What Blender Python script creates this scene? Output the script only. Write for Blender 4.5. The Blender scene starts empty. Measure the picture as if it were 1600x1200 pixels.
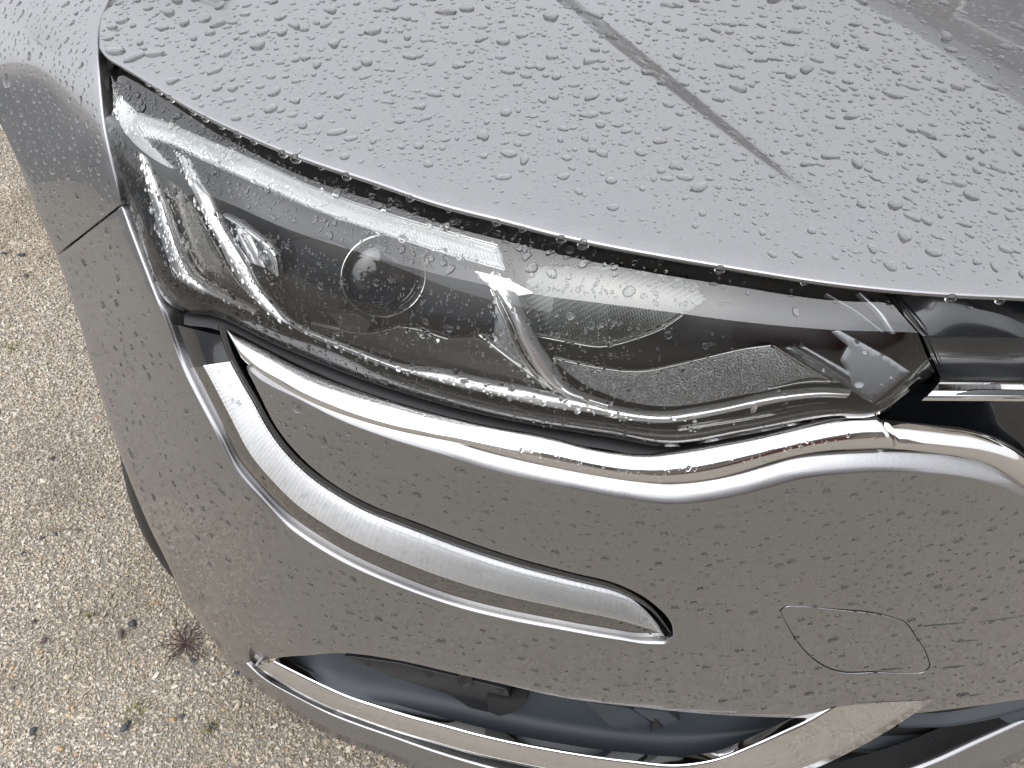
import bpy, math, random
import numpy as np
from mathutils import Vector, Matrix
from mathutils.geometry import delaunay_2d_cdt

random.seed(7)
RNG = np.random.default_rng(7)
SC = bpy.context.scene
COL = SC.collection

# ------------------------------------------------------------------ camera
CAM_H = 1.06
PITCH = 45.0
FPX = 1209.0                      # focal length in photo pixels (1600 wide)
CAM = np.array([0.0, 0.0, CAM_H])
cam_data = bpy.data.cameras.new('camera')
cam_data.sensor_width = 36.0
cam_data.lens = 36.0 * FPX / 1600.0
cam_data.clip_start = 0.02
cam_data.clip_end = 500.0
cam = bpy.data.objects.new('camera', cam_data)
cam.location = CAM
cam.rotation_euler = (math.radians(90 - PITCH), 0, 0)
COL.objects.link(cam)
SC.camera = cam

# ------------------------------------------------------------------ sky, sun, exposure
SUN_EL, SUN_AZ = 56.0, 205.0      # soft sun through cloud
world = bpy.data.worlds.new('World')
SC.world = world
world.use_nodes = True
wn, wl = world.node_tree.nodes, world.node_tree.links
wn.clear()
w_out = wn.new('ShaderNodeOutputWorld')
w_bg = wn.new('ShaderNodeBackground')
w_sky = wn.new('ShaderNodeTexSky')
w_sky.sky_type = 'NISHITA'
w_sky.sun_disc = False
w_sky.sun_elevation = math.radians(SUN_EL)
w_sky.sun_rotation = math.radians(SUN_AZ)
w_sky.air_density = 1.0
w_sky.dust_density = 3.0
w_hsv = wn.new('ShaderNodeHueSaturation')
w_hsv.inputs['Saturation'].default_value = 0.35
w_mix = wn.new('ShaderNodeMix'); w_mix.data_type = 'RGBA'
w_mix.inputs[0].default_value = 0.55
w_mix.inputs[7].default_value = (27.4, 27.8, 28.8, 1)   # cloud layer
wl.new(w_sky.outputs[0], w_hsv.inputs['Color'])
wl.new(w_hsv.outputs[0], w_mix.inputs[6])
w_tc = wn.new('ShaderNodeTexCoord')
w_dot = wn.new('ShaderNodeVectorMath'); w_dot.operation = 'DOT_PRODUCT'
_sd = (math.sin(math.radians(SUN_AZ)) * math.cos(math.radians(SUN_EL)), math.cos(math.radians(SUN_AZ)) * math.cos(math.radians(SUN_EL)), math.sin(math.radians(SUN_EL)))
w_dot.inputs[1].default_value = _sd
wl.new(w_tc.outputs['Generated'], w_dot.inputs[0])
w_max = wn.new('ShaderNodeMath'); w_max.operation = 'MAXIMUM'; w_max.inputs[1].default_value = 0.0
wl.new(w_dot.outputs['Value'], w_max.inputs[0])
w_pow = wn.new('ShaderNodeMath'); w_pow.operation = 'POWER'; w_pow.inputs[1].default_value = 2.5
wl.new(w_max.outputs[0], w_pow.inputs[0])
w_gl = wn.new('ShaderNodeMath'); w_gl.operation = 'MULTIPLY_ADD'; w_gl.inputs[1].default_value = 1.8; w_gl.inputs[2].default_value = 1.0
wl.new(w_pow.outputs[0], w_gl.inputs[0])
w_vm = wn.new('ShaderNodeVectorMath'); w_vm.operation = 'SCALE'       # cloud glows round the veiled sun
wl.new(w_mix.outputs[2], w_vm.inputs[0]); wl.new(w_gl.outputs[0], w_vm.inputs['Scale'])
wl.new(w_vm.outputs[0], w_bg.inputs['Color'])
w_bg.inputs['Strength'].default_value = 0.11
wl.new(w_bg.outputs[0], w_out.inputs['Surface'])

sun_data = bpy.data.lights.new('sun', 'SUN')
sun_data.energy = 0.5
sun_data.angle = math.radians(60)
sun_data.color = (1.0, 0.96, 0.9)
sun = bpy.data.objects.new('sun', sun_data)
sd = Vector((math.sin(math.radians(SUN_AZ)) * math.cos(math.radians(SUN_EL)),
             math.cos(math.radians(SUN_AZ)) * math.cos(math.radians(SUN_EL)),
             math.sin(math.radians(SUN_EL))))
sun.rotation_euler = sd.to_track_quat('Z', 'Y').to_euler()
sun.location = (0, -2, 6)
COL.objects.link(sun)

SC.view_settings.view_transform = 'Standard'
SC.view_settings.look = 'None'
SC.view_settings.gamma = 1.0
SC.view_settings.exposure = -0.66
SC.render.engine = 'CYCLES'
SC.cycles.use_denoising = True
SC.cycles.max_bounces = 12
SC.cycles.transparent_max_bounces = 16
SC.cycles.transmission_bounces = 8
SC.cycles.glossy_bounces = 6
SC.cycles.caustics_refractive = True
SC.cycles.caustics_reflective = True
SC.cycles.sample_clamp_indirect = 6.0

# ------------------------------------------------------------------ pixel rays
SP, CP = math.sin(math.radians(PITCH)), math.cos(math.radians(PITCH))
def ray(px, py):
    a = (np.asarray(px, float) - 800.0) / FPX
    b = (600.0 - np.asarray(py, float)) / FPX
    return np.stack([a, CP + b * SP, -SP + b * CP], -1)
def at(px, py, t):
    return CAM + ray(px, py) * np.asarray(t, float)[..., None]
def t_for_z(px, py, z):
    return (CAM_H - z) / -ray(px, py)[..., 2]
def t_for_y(px, py, y):
    return y / ray(px, py)[..., 1]
def project(P):
    P = np.asarray(P, float)
    d = P - CAM
    depth = d[..., 1] * CP - d[..., 2] * SP
    up = d[..., 1] * SP + d[..., 2] * CP
    return 800 + d[..., 0] / depth * FPX, 600 - up / depth * FPX

# ------------------------------------------------------------------ curves
def spl(pts, n=None, step=8.0):
    """centripetal-ish Catmull-Rom through pts (k dims); resampled evenly."""
    p = np.asarray(pts, float)
    k = len(p)
    if k == 2:
        L = np.linalg.norm(p[1, :2] - p[0, :2])
        m = n or max(2, int(L / step) + 1)
        u = np.linspace(0, 1, m)[:, None]
        return p[0] * (1 - u) + p[1] * u
    seg = np.linalg.norm(np.diff(p[:, :2], axis=0), axis=1) + 1e-9
    s = np.concatenate([[0], np.cumsum(seg)])
    # finite-difference tangents in arc length
    m = np.zeros_like(p)
    d = np.diff(p, axis=0) / seg[:, None]
    m[0], m[-1] = d[0], d[-1]
    m[1:-1] = (d[:-1] * seg[1:, None] + d[1:] * seg[:-1, None]) / (seg[:-1] + seg[1:])[:, None]
    N = n or max(2, int(s[-1] / step) + 1)
    u = np.linspace(0, s[-1], N)
    i = np.clip(np.searchsorted(s, u, side='right') - 1, 0, k - 2)
    h = seg[i]
    x = (u - s[i]) / h
    x2, x3 = x * x, x * x * x
    return ((2 * x3 - 3 * x2 + 1)[:, None] * p[i] + ((x3 - 2 * x2 + x) * h)[:, None] * m[i]
            + (-2 * x3 + 3 * x2)[:, None] * p[i + 1] + ((x3 - x2) * h)[:, None] * m[i + 1])

def knots(pts, n, per=None):
    """interpolate corresponding rows with a shared parameter (knot index)."""
    p = np.asarray(pts, float)
    k = len(p)
    u = np.linspace(0, k - 1, n)
    i = np.clip(u.astype(int), 0, k - 2)
    x = u - i
    pm = np.vstack([2 * p[0] - p[1], p, 2 * p[-1] - p[-2]])
    p0, p1, p2, p3 = pm[i], pm[i + 1], pm[i + 2], pm[i + 3]
    x = x[:, None]
    return 0.5 * (2 * p1 + (p2 - p0) * x + (2 * p0 - 5 * p1 + 4 * p2 - p3) * x ** 2 + (3 * p1 - p0 - 3 * p2 + p3) * x ** 3)

def inside(poly, pts):
    x, y = pts[:, 0], pts[:, 1]
    c = np.zeros(len(pts), bool)
    px, py = poly[:, 0], poly[:, 1]
    j = len(poly) - 1
    for i in range(len(poly)):
        cond = (py[i] > y) != (py[j] > y)
        with np.errstate(divide='ignore', invalid='ignore'):
            xi = (px[j] - px[i]) * (y - py[i]) / (py[j] - py[i] + 1e-30) + px[i]
        c ^= cond & (x < xi)
        j = i
    return c

def edge_dist(poly, pts):
    out = np.full(len(pts), 1e9)
    a = poly
    b = np.roll(poly, -1, 0)
    for i in range(len(a)):
        ab = b[i] - a[i]
        L = ab @ ab + 1e-12
        t = np.clip(((pts - a[i]) @ ab) / L, 0, 1)
        q = a[i] + t[:, None] * ab
        out = np.minimum(out, np.hypot(*(pts - q).T))
    return out

class TPS:
    """thin plate spline in the picture plane; planes in space are affine in 1/t"""
    def __init__(s, xy, v, lam=0.0):
        s.c = np.asarray(xy, float) / 1000.0
        n = len(s.c)
        K = s.k(s.c, s.c) + lam * np.eye(n)
        Pm = np.hstack([np.ones((n, 1)), s.c])
        A = np.block([[K, Pm], [Pm.T, np.zeros((3, 3))]])
        s.w = np.linalg.solve(A, np.concatenate([np.asarray(v, float), np.zeros(3)]))
    def k(s, a, b):
        r2 = ((a[:, None, :] - b[None]) ** 2).sum(-1)
        return 0.5 * r2 * np.log(r2 + 1e-12)
    def __call__(s, px, py):
        px, py = np.broadcast_arrays(np.asarray(px, float), np.asarray(py, float))
        q = np.stack([px.ravel(), py.ravel()], -1) / 1000.0
        n = len(s.c)
        v = s.k(q, s.c) @ s.w[:n] + s.w[n] + q @ s.w[n + 1:]
        return v.reshape(px.shape)

# ------------------------------------------------------------------ object helpers
def link(o, parent=None):
    COL.objects.link(o)
    if parent is not None:
        o.parent = parent
    return o
def mesh_obj(name, verts, faces, mat, parent=None, smooth=True):
    me = bpy.data.meshes.new(name)
    me.from_pydata(np.asarray(verts, float).tolist(), [], [list(map(int, f)) for f in faces])
    me.validate()
    if smooth:
        me.polygons.foreach_set('use_smooth', [True] * len(me.polygons))
    if mat is not None:
        me.materials.append(mat)
    me.update()
    return link(bpy.data.objects.new(name, me), parent)
def empty(name, loc=(0, 0, 0), parent=None):
    o = bpy.data.objects.new(name, None)
    o.location = loc
    o.empty_display_size = 0.1
    return link(o, parent)
def tag(o, label=None, cat=None, group=None, kind=None):
    if label: o['label'] = label
    if cat: o['category'] = cat
    if group: o['group'] = group
    if kind: o['kind'] = kind
    return o

def surf_normals(surf, x, y, e):
    P = surf(x, y)
    du = surf(x + e, y) - surf(x - e, y)
    dv = surf(x, y + e) - surf(x, y - e)
    n = np.cross(du, dv)
    n /= np.linalg.norm(n, axis=-1, keepdims=True) + 1e-15
    flip = ((CAM - P) * n).sum(-1) < 0
    n[flip] *= -1
    return P, n

def seg(pts, r=0.001, depth=0.008, step=8.0):
    """outline segment: smooth curve with rim radius r and flange depth"""
    p = spl(pts, step=step)
    return np.hstack([p, np.full((len(p), 1), r), np.full((len(p), 1), depth)])
def line(pts, r=0.001, depth=0.008):
    p = np.asarray(pts, float)
    return np.hstack([p, np.full((len(p), 1), r), np.full((len(p), 1), depth)])
def outline(*segs):
    o = np.vstack(segs)
    keep = [0]
    for i in range(1, len(o)):
        if np.hypot(*(o[i, :2] - o[keep[-1], :2])) > 1e-4 * max(1, np.ptp(o[:, 0])) :
            keep.append(i)
    o = o[keep]
    if np.hypot(*(o[0, :2] - o[-1, :2])) < 1e-4 * max(1, np.ptp(o[:, 0])):
        o = o[:-1]
    return o

def panel(name, out, surf, mat, parent, sp=12.0, holes=(), eps=1.0, rim=True, extra=None, fold=0.0, chamfer=False):
    """trimmed surface patch with a rounded rim and a return flange"""
    loops = [out] + list(holes)
    pts, edges = [], []
    for lp in loops:
        b = len(pts)
        n = len(lp)
        pts += [tuple(q) for q in lp[:, :2]]
        edges += [(b + i, b + (i + 1) % n) for i in range(n)]
    lo, hi = out[:, :2].min(0), out[:, :2].max(0)
    gx, gy = np.meshgrid(np.arange(lo[0], hi[0], sp), np.arange(lo[1], hi[1], sp))
    gx = gx + (np.arange(gx.shape[0]) % 2)[:, None] * sp * 0.5
    g = np.stack([gx.ravel(), gy.ravel()], -1)
    if extra is not None:
        g = np.vstack([g, extra])
    g = g[inside(out[:, :2], g)]
    g = g[edge_dist(out[:, :2], g) > sp * 0.45]
    for h in holes:
        g = g[~inside(h[:, :2], g)]
        g = g[edge_dist(h[:, :2], g) > sp * 0.45]
    nb = len(pts)
    pts += [tuple(q) for q in g]
    vc, ec, fc, *_ = delaunay_2d_cdt([Vector(p) for p in pts], edges, [], 0, 1e-7)
    V = np.array([(v.x, v.y) for v in vc])
    F = np.array(fc)
    cen = V[F].mean(1)
    ok = inside(out[:, :2], cen)
    for h in holes:
        ok &= ~inside(h[:, :2], cen)
    F = F[ok]
    P, N = surf_normals(surf, V[:, 0], V[:, 1], eps)
    # orient faces
    fn = np.cross(P[F[:, 1]] - P[F[:, 0]], P[F[:, 2]] - P[F[:, 0]])
    fl = (fn * N[F[:, 0]]).sum(-1) < 0
    F[fl] = F[fl][:, ::-1]
    verts = [P]
    faces = [tuple(f) for f in F]
    base = len(P)
    if rim:
        for li, lp in enumerate(loops):
            Q, n = surf_normals(surf, lp[:, 0], lp[:, 1], eps)
            tan = np.roll(Q, -1, 0) - np.roll(Q, 1, 0)
            tan /= np.linalg.norm(tan, axis=1, keepdims=True) + 1e-15
            o = np.cross(tan, n)
            # outward side: test in 2D
            area = np.sum(lp[:, 0] * np.roll(lp[:, 1], -1) - np.roll(lp[:, 0], -1) * lp[:, 1])
            t2 = np.roll(lp[:, :2], -1, 0) - np.roll(lp[:, :2], 1, 0)
            out2 = np.stack([t2[:, 1], -t2[:, 0]], -1) * np.sign(area)
            if li > 0:
                out2 = -out2
            ln = np.linalg.norm(out2, axis=1, keepdims=True) + 1e-12
            q2 = lp[:, :2] + out2 / ln * eps
            dirp = surf(q2[:, 0], q2[:, 1]) - Q
            sg = np.sign((dirp * o).sum(-1))
            o *= sg[:, None]
            r = lp[:, 2].copy(); dp = lp[:, 3].copy()
            for _ in range(2):
                r = (np.roll(r, 1) + 2 * r + np.roll(r, -1)) / 4
            # vertex ids of the boundary in V
            idx = []
            for q in lp[:, :2]:
                d = np.hypot(V[:, 0] - q[0], V[:, 1] - q[1])
                idx.append(int(d.argmin()))
            prev = idx
            m = len(lp)
            rings = []
            wide = np.clip((r - 0.0045) / 0.001, 0, 1) * (1.0 if chamfer else 0.0)
            for ph, co, cn in ((22, 0.05, 0.008), (45, 0.13, 0.055), (68, 0.93, 0.40), (90, 1.0, 0.64)):
                a = math.radians(ph)
                fo = math.sin(a) * (1 - wide) + co * wide
                fn_ = (1 - math.cos(a)) * (1 - wide) + cn * wide
                rings.append(Q + o * (r * fo)[:, None] - n * (r * fn_)[:, None])
            rings.append(Q + o * r[:, None] - n * (r + dp)[:, None])
            if fold:
                rings.append(Q - o * (r + fold)[:, None] - n * (r + dp + 0.0004)[:, None])
            for R in rings:
                verts.append(R)
                cur = list(range(base, base + m))
                base += m
                for i in range(m):
                    j = (i + 1) % m
                    faces.append((prev[i], prev[j], cur[j], cur[i]))
                prev = cur
    VV = np.vstack(verts)
    ob = mesh_obj(name, VV, faces, mat, parent)
    fix_normals(ob)
    return ob

def fix_normals(ob):
    import bmesh
    bm = bmesh.new()
    bm.from_mesh(ob.data)
    bmesh.ops.recalc_face_normals(bm, faces=bm.faces)
    # keep the face that looks at the camera outward
    s = 0.0
    for f in bm.faces:
        c = f.calc_center_median()
        s += f.calc_area() * f.normal.dot(Vector(CAM) - c)
    if s < 0:
        bmesh.ops.reverse_faces(bm, faces=bm.faces)
    bm.to_mesh(ob.data)
    bm.free()

def loft(name, rows, mat, parent=None, smooth=True, closed_u=False, closed_v=False, cap=False, sharp=None):
    R = np.stack(rows)                       # (m, n, 3)
    m, n = R.shape[:2]
    V = R.reshape(-1, 3)
    F = []
    for i in range(m if closed_v else m - 1):
        i2 = (i + 1) % m
        for j in range(n if closed_u else n - 1):
            j2 = (j + 1) % n
            F.append((i * n + j, i * n + j2, i2 * n + j2, i2 * n + j))
    if cap:
        F.append(tuple(i * n for i in range(m)))
        F.append(tuple(i * n + n - 1 for i in range(m)))
    ob = mesh_obj(name, V, F, mat, parent, smooth)
    fix_normals(ob)
    return ob

def tube(name, path, r, mat, parent=None, seg_n=8, taper=None):
    p = np.asarray(path, float)
    n = len(p)
    tan = np.gradient(p, axis=0)
    tan /= np.linalg.norm(tan, axis=1, keepdims=True) + 1e-12
    up = np.array([0.1, 0.2, 1.0])
    s = np.cross(tan, up); s /= np.linalg.norm(s, axis=1, keepdims=True) + 1e-12
    u = np.cross(s, tan)
    rr = np.full(n, r) if taper is None else r * np.asarray(taper)
    rows = []
    for k in range(seg_n):
        a = 2 * math.pi * k / seg_n
        rows.append(p + (s * math.cos(a) + u * math.sin(a)) * rr[:, None])
    return loft(name, rows, mat, parent, closed_v=True, cap=True)

# ------------------------------------------------------------------ materials
MATS = {}
def mat(name, col=(0.5, 0.5, 0.5), rough=0.5, metal=0.0, **kw):
    m = bpy.data.materials.new(name)
    m.use_nodes = True
    b = m.node_tree.nodes['Principled BSDF']
    b.inputs['Base Color'].default_value = (*col, 1)
    b.inputs['Roughness'].default_value = rough
    b.inputs['Metallic'].default_value = metal
    for k, v in kw.items():
        b.inputs[k.replace('_', ' ')].default_value = v
    MATS[name] = m
    return m
def nd(m, t, **kw):
    n = m.node_tree.nodes.new(t)
    for k, v in kw.items():
        setattr(n, k, v)
    return n
def lk(m, a, b):
    m.node_tree.links.new(a, b)
def bsdf(m):
    return m.node_tree.nodes['Principled BSDF']
def pos_coord(m):
    g = nd(m, 'ShaderNodeNewGeometry')
    return g.outputs['Position']
def noise(m, scale, detail=3.0, rough=0.55, vec=None, dim='3D'):
    n = nd(m, 'ShaderNodeTexNoise')
    n.inputs['Scale'].default_value = scale
    n.inputs['Detail'].default_value = detail
    n.inputs['Roughness'].default_value = rough
    lk(m, vec if vec is not None else pos_coord(m), n.inputs['Vector'])
    return n
def ramp(m, fac, stops):
    r = nd(m, 'ShaderNodeValToRGB')
    e = r.color_ramp.elements
    while len(e) < len(stops):
        e.new(0.5)
    for el, (p, c) in zip(e, stops):
        el.position = p
        el.color = (*c, 1) if len(c) == 3 else c
    lk(m, fac, r.inputs['Fac'])
    return r
def grey(v):
    return (v, v, v)

# wet metallic car paint
M_paint = mat('metallic_paint', (0.340, 0.338, 0.343), 0.27, 0.96, Coat_Weight=1.0, Coat_Roughness=0.025, Coat_IOR=1.55)
v = nd(M_paint, 'ShaderNodeTexVoronoi'); v.inputs['Scale'].default_value = 2600
lk(M_paint, pos_coord(M_paint), v.inputs['Vector'])
hs = nd(M_paint, 'ShaderNodeSeparateColor'); lk(M_paint, v.outputs['Color'], hs.inputs[0])
rp = ramp(M_paint, hs.outputs[0], [(0.0, (0.310, 0.308, 0.314)), (0.8, (0.346, 0.344, 0.350)), (1.0, (0.392, 0.389, 0.396))])
lk(M_paint, rp.outputs[0], bsdf(M_paint).inputs['Base Color'])
nz = noise(M_paint, 30, 4)
rr = ramp(M_paint, nz.outputs[0], [(0.3, grey(0.25)), (0.7, grey(0.31))])
lk(M_paint, rr.outputs[0], bsdf(M_paint).inputs['Roughness'])

M_chrome = mat('chrome', (0.82, 0.81, 0.80), 0.04, 1.0)
nz = noise(M_chrome, 55, 5, 0.65)
rr = ramp(M_chrome, nz.outputs[0], [(0.45, grey(0.03)), (0.62, grey(0.12))])
lk(M_chrome, rr.outputs[0], bsdf(M_chrome).inputs['Roughness'])
M_chrome_sat = mat('bright_reflector', (0.98, 0.98, 0.98), 0.2, 0.7)
M_black = mat('gloss_black', (0.008, 0.009, 0.011), 0.06, 0.0, Coat_Weight=0.6, Coat_Roughness=0.03)
nz = noise(M_black, 26, 3, 0.5)
rr = ramp(M_black, nz.outputs[0], [(0.47, grey(0.05)), (0.53, grey(0.22))])
lk(M_black, rr.outputs[0], bsdf(M_black).inputs['Roughness'])
M_rubber = mat('black_rubber', (0.012, 0.012, 0.013), 0.55)
M_dark = mat('dark_plastic', (0.012, 0.012, 0.013), 0.4)
M_void = mat('inner_dark', (0.006, 0.006, 0.007), 0.8)
M_plastic = mat('grained_plastic', (0.028, 0.034, 0.041), 0.58)
nz = noise(M_plastic, 1500, 2)
bp = nd(M_plastic, 'ShaderNodeBump'); bp.inputs['Strength'].default_value = 0.25; bp.inputs['Distance'].default_value = 0.0003
lk(M_plastic, nz.outputs[0], bp.inputs['Height']); lk(M_plastic, bp.outputs[0], bsdf(M_plastic).inputs['Normal'])
M_bezel = mat('satin_bezel', (0.11, 0.108, 0.106), 0.32, 0.6)
M_grain = mat('sparkle_bezel', (0.30, 0.30, 0.30), 0.35, 0.8)
v = nd(M_grain, 'ShaderNodeTexVoronoi'); v.inputs['Scale'].default_value = 900
lk(M_grain, pos_coord(M_grain), v.inputs['Vector'])
bp = nd(M_grain, 'ShaderNodeBump'); bp.inputs['Strength'].default_value = 0.8; bp.inputs['Distance'].default_value = 0.0006
lk(M_grain, v.outputs['Distance'], bp.inputs['Height']); lk(M_grain, bp.outputs[0], bsdf(M_grain).inputs['Normal'])
M_silver = mat('smoky_silver', (0.30, 0.29, 0.27), 0.25, 0.9)
M_bulbglass = mat('projector_glass', (0.02, 0.02, 0.022), 0.02, 0.0, Coat_Weight=1.0, Coat_Roughness=0.0)
M_edge = mat('bright_edge', (0.8, 0.8, 0.78), 0.2, 1.0)
M_refl = mat('lamp_reflector', (0.10, 0.105, 0.10), 0.35, 1.0)
M_plate = mat('silver_plate', (0.36, 0.37, 0.38), 0.22, 0.7)
M_plate2 = mat('sky_reflection_grey', (0.24, 0.25, 0.26), 0.2, 0.7)  # flat grey standing in for sky mirrored inside the lamp
M_guide = mat('light_guide', (0.74, 0.76, 0.76), 0.22, 0.4)
M_ribs = mat('ribbed_reflector', (0.97, 0.97, 0.98), 0.22, 0.45)
g_ = nd(M_ribs, 'ShaderNodeNewGeometry'); sx_ = nd(M_ribs, 'ShaderNodeSeparateXYZ'); lk(M_ribs, g_.outputs['Position'], sx_.inputs[0])
mr_ = nd(M_ribs, 'ShaderNodeMapRange'); lk(M_ribs, sx_.outputs['X'], mr_.inputs['Value'])      # weaker reflection towards the tip, painted in as greyer, more metallic ribs
for k_, v_ in (('From Min', -0.17), ('From Max', 0.02), ('To Min', 0.35), ('To Max', 0.7)): mr_.inputs[k_].default_value = v_
lk(M_ribs, mr_.outputs[0], bsdf(M_ribs).inputs['Metallic'])
rc_ = ramp(M_ribs, mr_.outputs[0], [(0.35, (0.97, 0.97, 0.98)), (0.7, (0.82, 0.83, 0.84))])
lk(M_ribs, rc_.outputs[0], bsdf(M_ribs).inputs['Base Color'])
M_smoke = mat('smoked_lens', (0.05, 0.045, 0.04), 0.05, 0.0, Coat_Weight=1.0, Coat_Roughness=0.02)
M_glassdark = mat('window_glass', (0.01, 0.012, 0.013), 0.02, 0.0, Coat_Weight=1.0)

# clear polycarbonate lens sheet: Fresnel reflection over see-through
M_lens = bpy.data.materials.new('clear_lens')
M_lens.use_nodes = True
M_lens.node_tree.nodes.clear()
lo_ = nd(M_lens, 'ShaderNodeOutputMaterial')
lmix = nd(M_lens, 'ShaderNodeMixShader')
lfr = nd(M_lens, 'ShaderNodeFresnel'); lfr.inputs['IOR'].default_value = 1.76   # both faces of the sheet together
ltr = nd(M_lens, 'ShaderNodeBsdfTransparent'); ltr.inputs['Color'].default_value = (0.985, 0.99, 0.99, 1)
lgl = nd(M_lens, 'ShaderNodeBsdfGlossy'); lgl.inputs['Roughness'].default_value = 0.015
lgl.inputs['Color'].default_value = (1, 1, 1, 1)
lk(M_lens, lfr.outputs[0], lmix.inputs[0]); lk(M_lens, ltr.outputs[0], lmix.inputs[1]); lk(M_lens, lgl.outputs[0], lmix.inputs[2])
lk(M_lens, lmix.outputs[0], lo_.inputs['Surface'])

M_cover = M_lens.copy(); M_cover.name = 'running_light_cover'
M_cover.node_tree.nodes['Fresnel'].inputs['IOR'].default_value = 1.5
M_water = mat('water', (1, 1, 1), 0.0, 0.0, IOR=1.333, Transmission_Weight=1.0)

# ------------------------------------------------------------------ ground
M_ground = mat('cement_bed', (0.33, 0.29, 0.235), 0.9)
nz = noise(M_ground, 900, 4, 0.6); nz2 = noise(M_ground, 4, 5, 0.6)
mx = nd(M_ground, 'ShaderNodeMix', data_type='RGBA')
r1 = ramp(M_ground, nz.outputs[0], [(0.3, (0.15, 0.13, 0.105)), (0.7, (0.29, 0.262, 0.22))])
r2 = ramp(M_ground, nz2.outputs[0], [(0.35, (0.17, 0.15, 0.12)), (0.65, (0.26, 0.238, 0.205))])
mx.inputs[0].default_value = 0.5
lk(M_ground, r1.outputs[0], mx.inputs[6]); lk(M_ground, r2.outputs[0], mx.inputs[7])
lk(M_ground, mx.outputs[2], bsdf(M_ground).inputs['Base Color'])
vg = nd(M_ground, 'ShaderNodeTexVoronoi'); vg.inputs['Scale'].default_value = 230
lk(M_ground, pos_coord(M_ground), vg.inputs['Vector'])
sg_ = nd(M_ground, 'ShaderNodeSeparateColor'); lk(M_ground, vg.outputs['Color'], sg_.inputs[0])
r3 = ramp(M_ground, sg_.outputs[0], [(0.0, (0.10, 0.088, 0.07)), (0.5, (0.20, 0.18, 0.15)), (1.0, (0.31, 0.285, 0.25))])
mx2 = nd(M_ground, 'ShaderNodeMix', data_type='RGBA'); mx2.inputs[0].default_value = 0.6
lk(M_ground, mx.outputs[2], mx2.inputs[6]); lk(M_ground, r3.outputs[0], mx2.inputs[7])
lk(M_ground, mx2.outputs[2], bsdf(M_ground).inputs['Base Color'])
bp = nd(M_ground, 'ShaderNodeBump'); bp.inputs['Strength'].default_value = 0.8; bp.inputs['Distance'].default_value = 0.003; bp.invert = True
lk(M_ground, vg.outputs['Distance'], bp.inputs['Height']); lk(M_ground, bp.outputs[0], bsdf(M_ground).inputs['Normal'])
gs = 60.0
ground = mesh_obj('ground', [(-gs, -gs, 0), (gs, -gs, 0), (gs, gs, 0), (-gs, gs, 0)], [(0, 1, 2, 3)], M_ground, smooth=False)
tag(ground, 'pale beige cement yard bed under the gravel chippings', 'ground', kind='structure')

M_chip = mat('stone_chip', (0.5, 0.46, 0.4), 0.75)
vc_ = nd(M_chip, 'ShaderNodeVertexColor'); vc_.layer_name = 'stone'
lk(M_chip, vc_.outputs['Color'], bsdf(M_chip).inputs['Base Color'])

CUBE_F = np.array([(0, 2, 4), (2, 1, 4), (1, 3, 4), (3, 0, 4), (2, 0, 5), (1, 2, 5), (3, 1, 5), (0, 3, 5)])
CUBE_V = np.array([(1, 0, 0), (-1, 0, 0), (0, 1, 0), (0, -1, 0), (0, 0, 1), (0, 0, -1)], float) * 1.45
def rand_rot(n):
    q = RNG.normal(size=(n, 4)); q /= np.linalg.norm(q, axis=1, keepdims=True)
    w, x, y, z = q.T
    return np.stack([np.stack([1 - 2 * (y * y + z * z), 2 * (x * y - z * w), 2 * (x * z + y * w)], -1),
                     np.stack([2 * (x * y + z * w), 1 - 2 * (x * x + z * z), 2 * (y * z - x * w)], -1),
                     np.stack([2 * (x * z - y * w), 2 * (y * z + x * w), 1 - 2 * (x * x + y * y)], -1)], 1)
def raw_mesh(name, V, F, material, smooth, cols=None, attr='stone', parent=None):
    me = bpy.data.meshes.new(name)
    nv, nf = len(V), len(F)
    k = F.shape[1]
    me.vertices.add(nv); me.vertices.foreach_set('co', V.ravel())
    me.loops.add(nf * k); me.loops.foreach_set('vertex_index', F.ravel().astype(np.int32))
    me.polygons.add(nf)
    me.polygons.foreach_set('loop_start', np.arange(0, nf * k, k, dtype=np.int32))
    me.polygons.foreach_set('loop_total', np.full(nf, k, np.int32))
    me.polygons.foreach_set('use_smooth', np.full(nf, smooth, bool))
    me.update(calc_edges=True)
    if cols is not None:
        ca = me.color_attributes.new(attr, 'FLOAT_COLOR', 'POINT')
        ca.data.foreach_set('color', cols.ravel().astype(np.float32))
    me.materials.append(material)
    return link(bpy.data.objects.new(name, me), parent)

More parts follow.
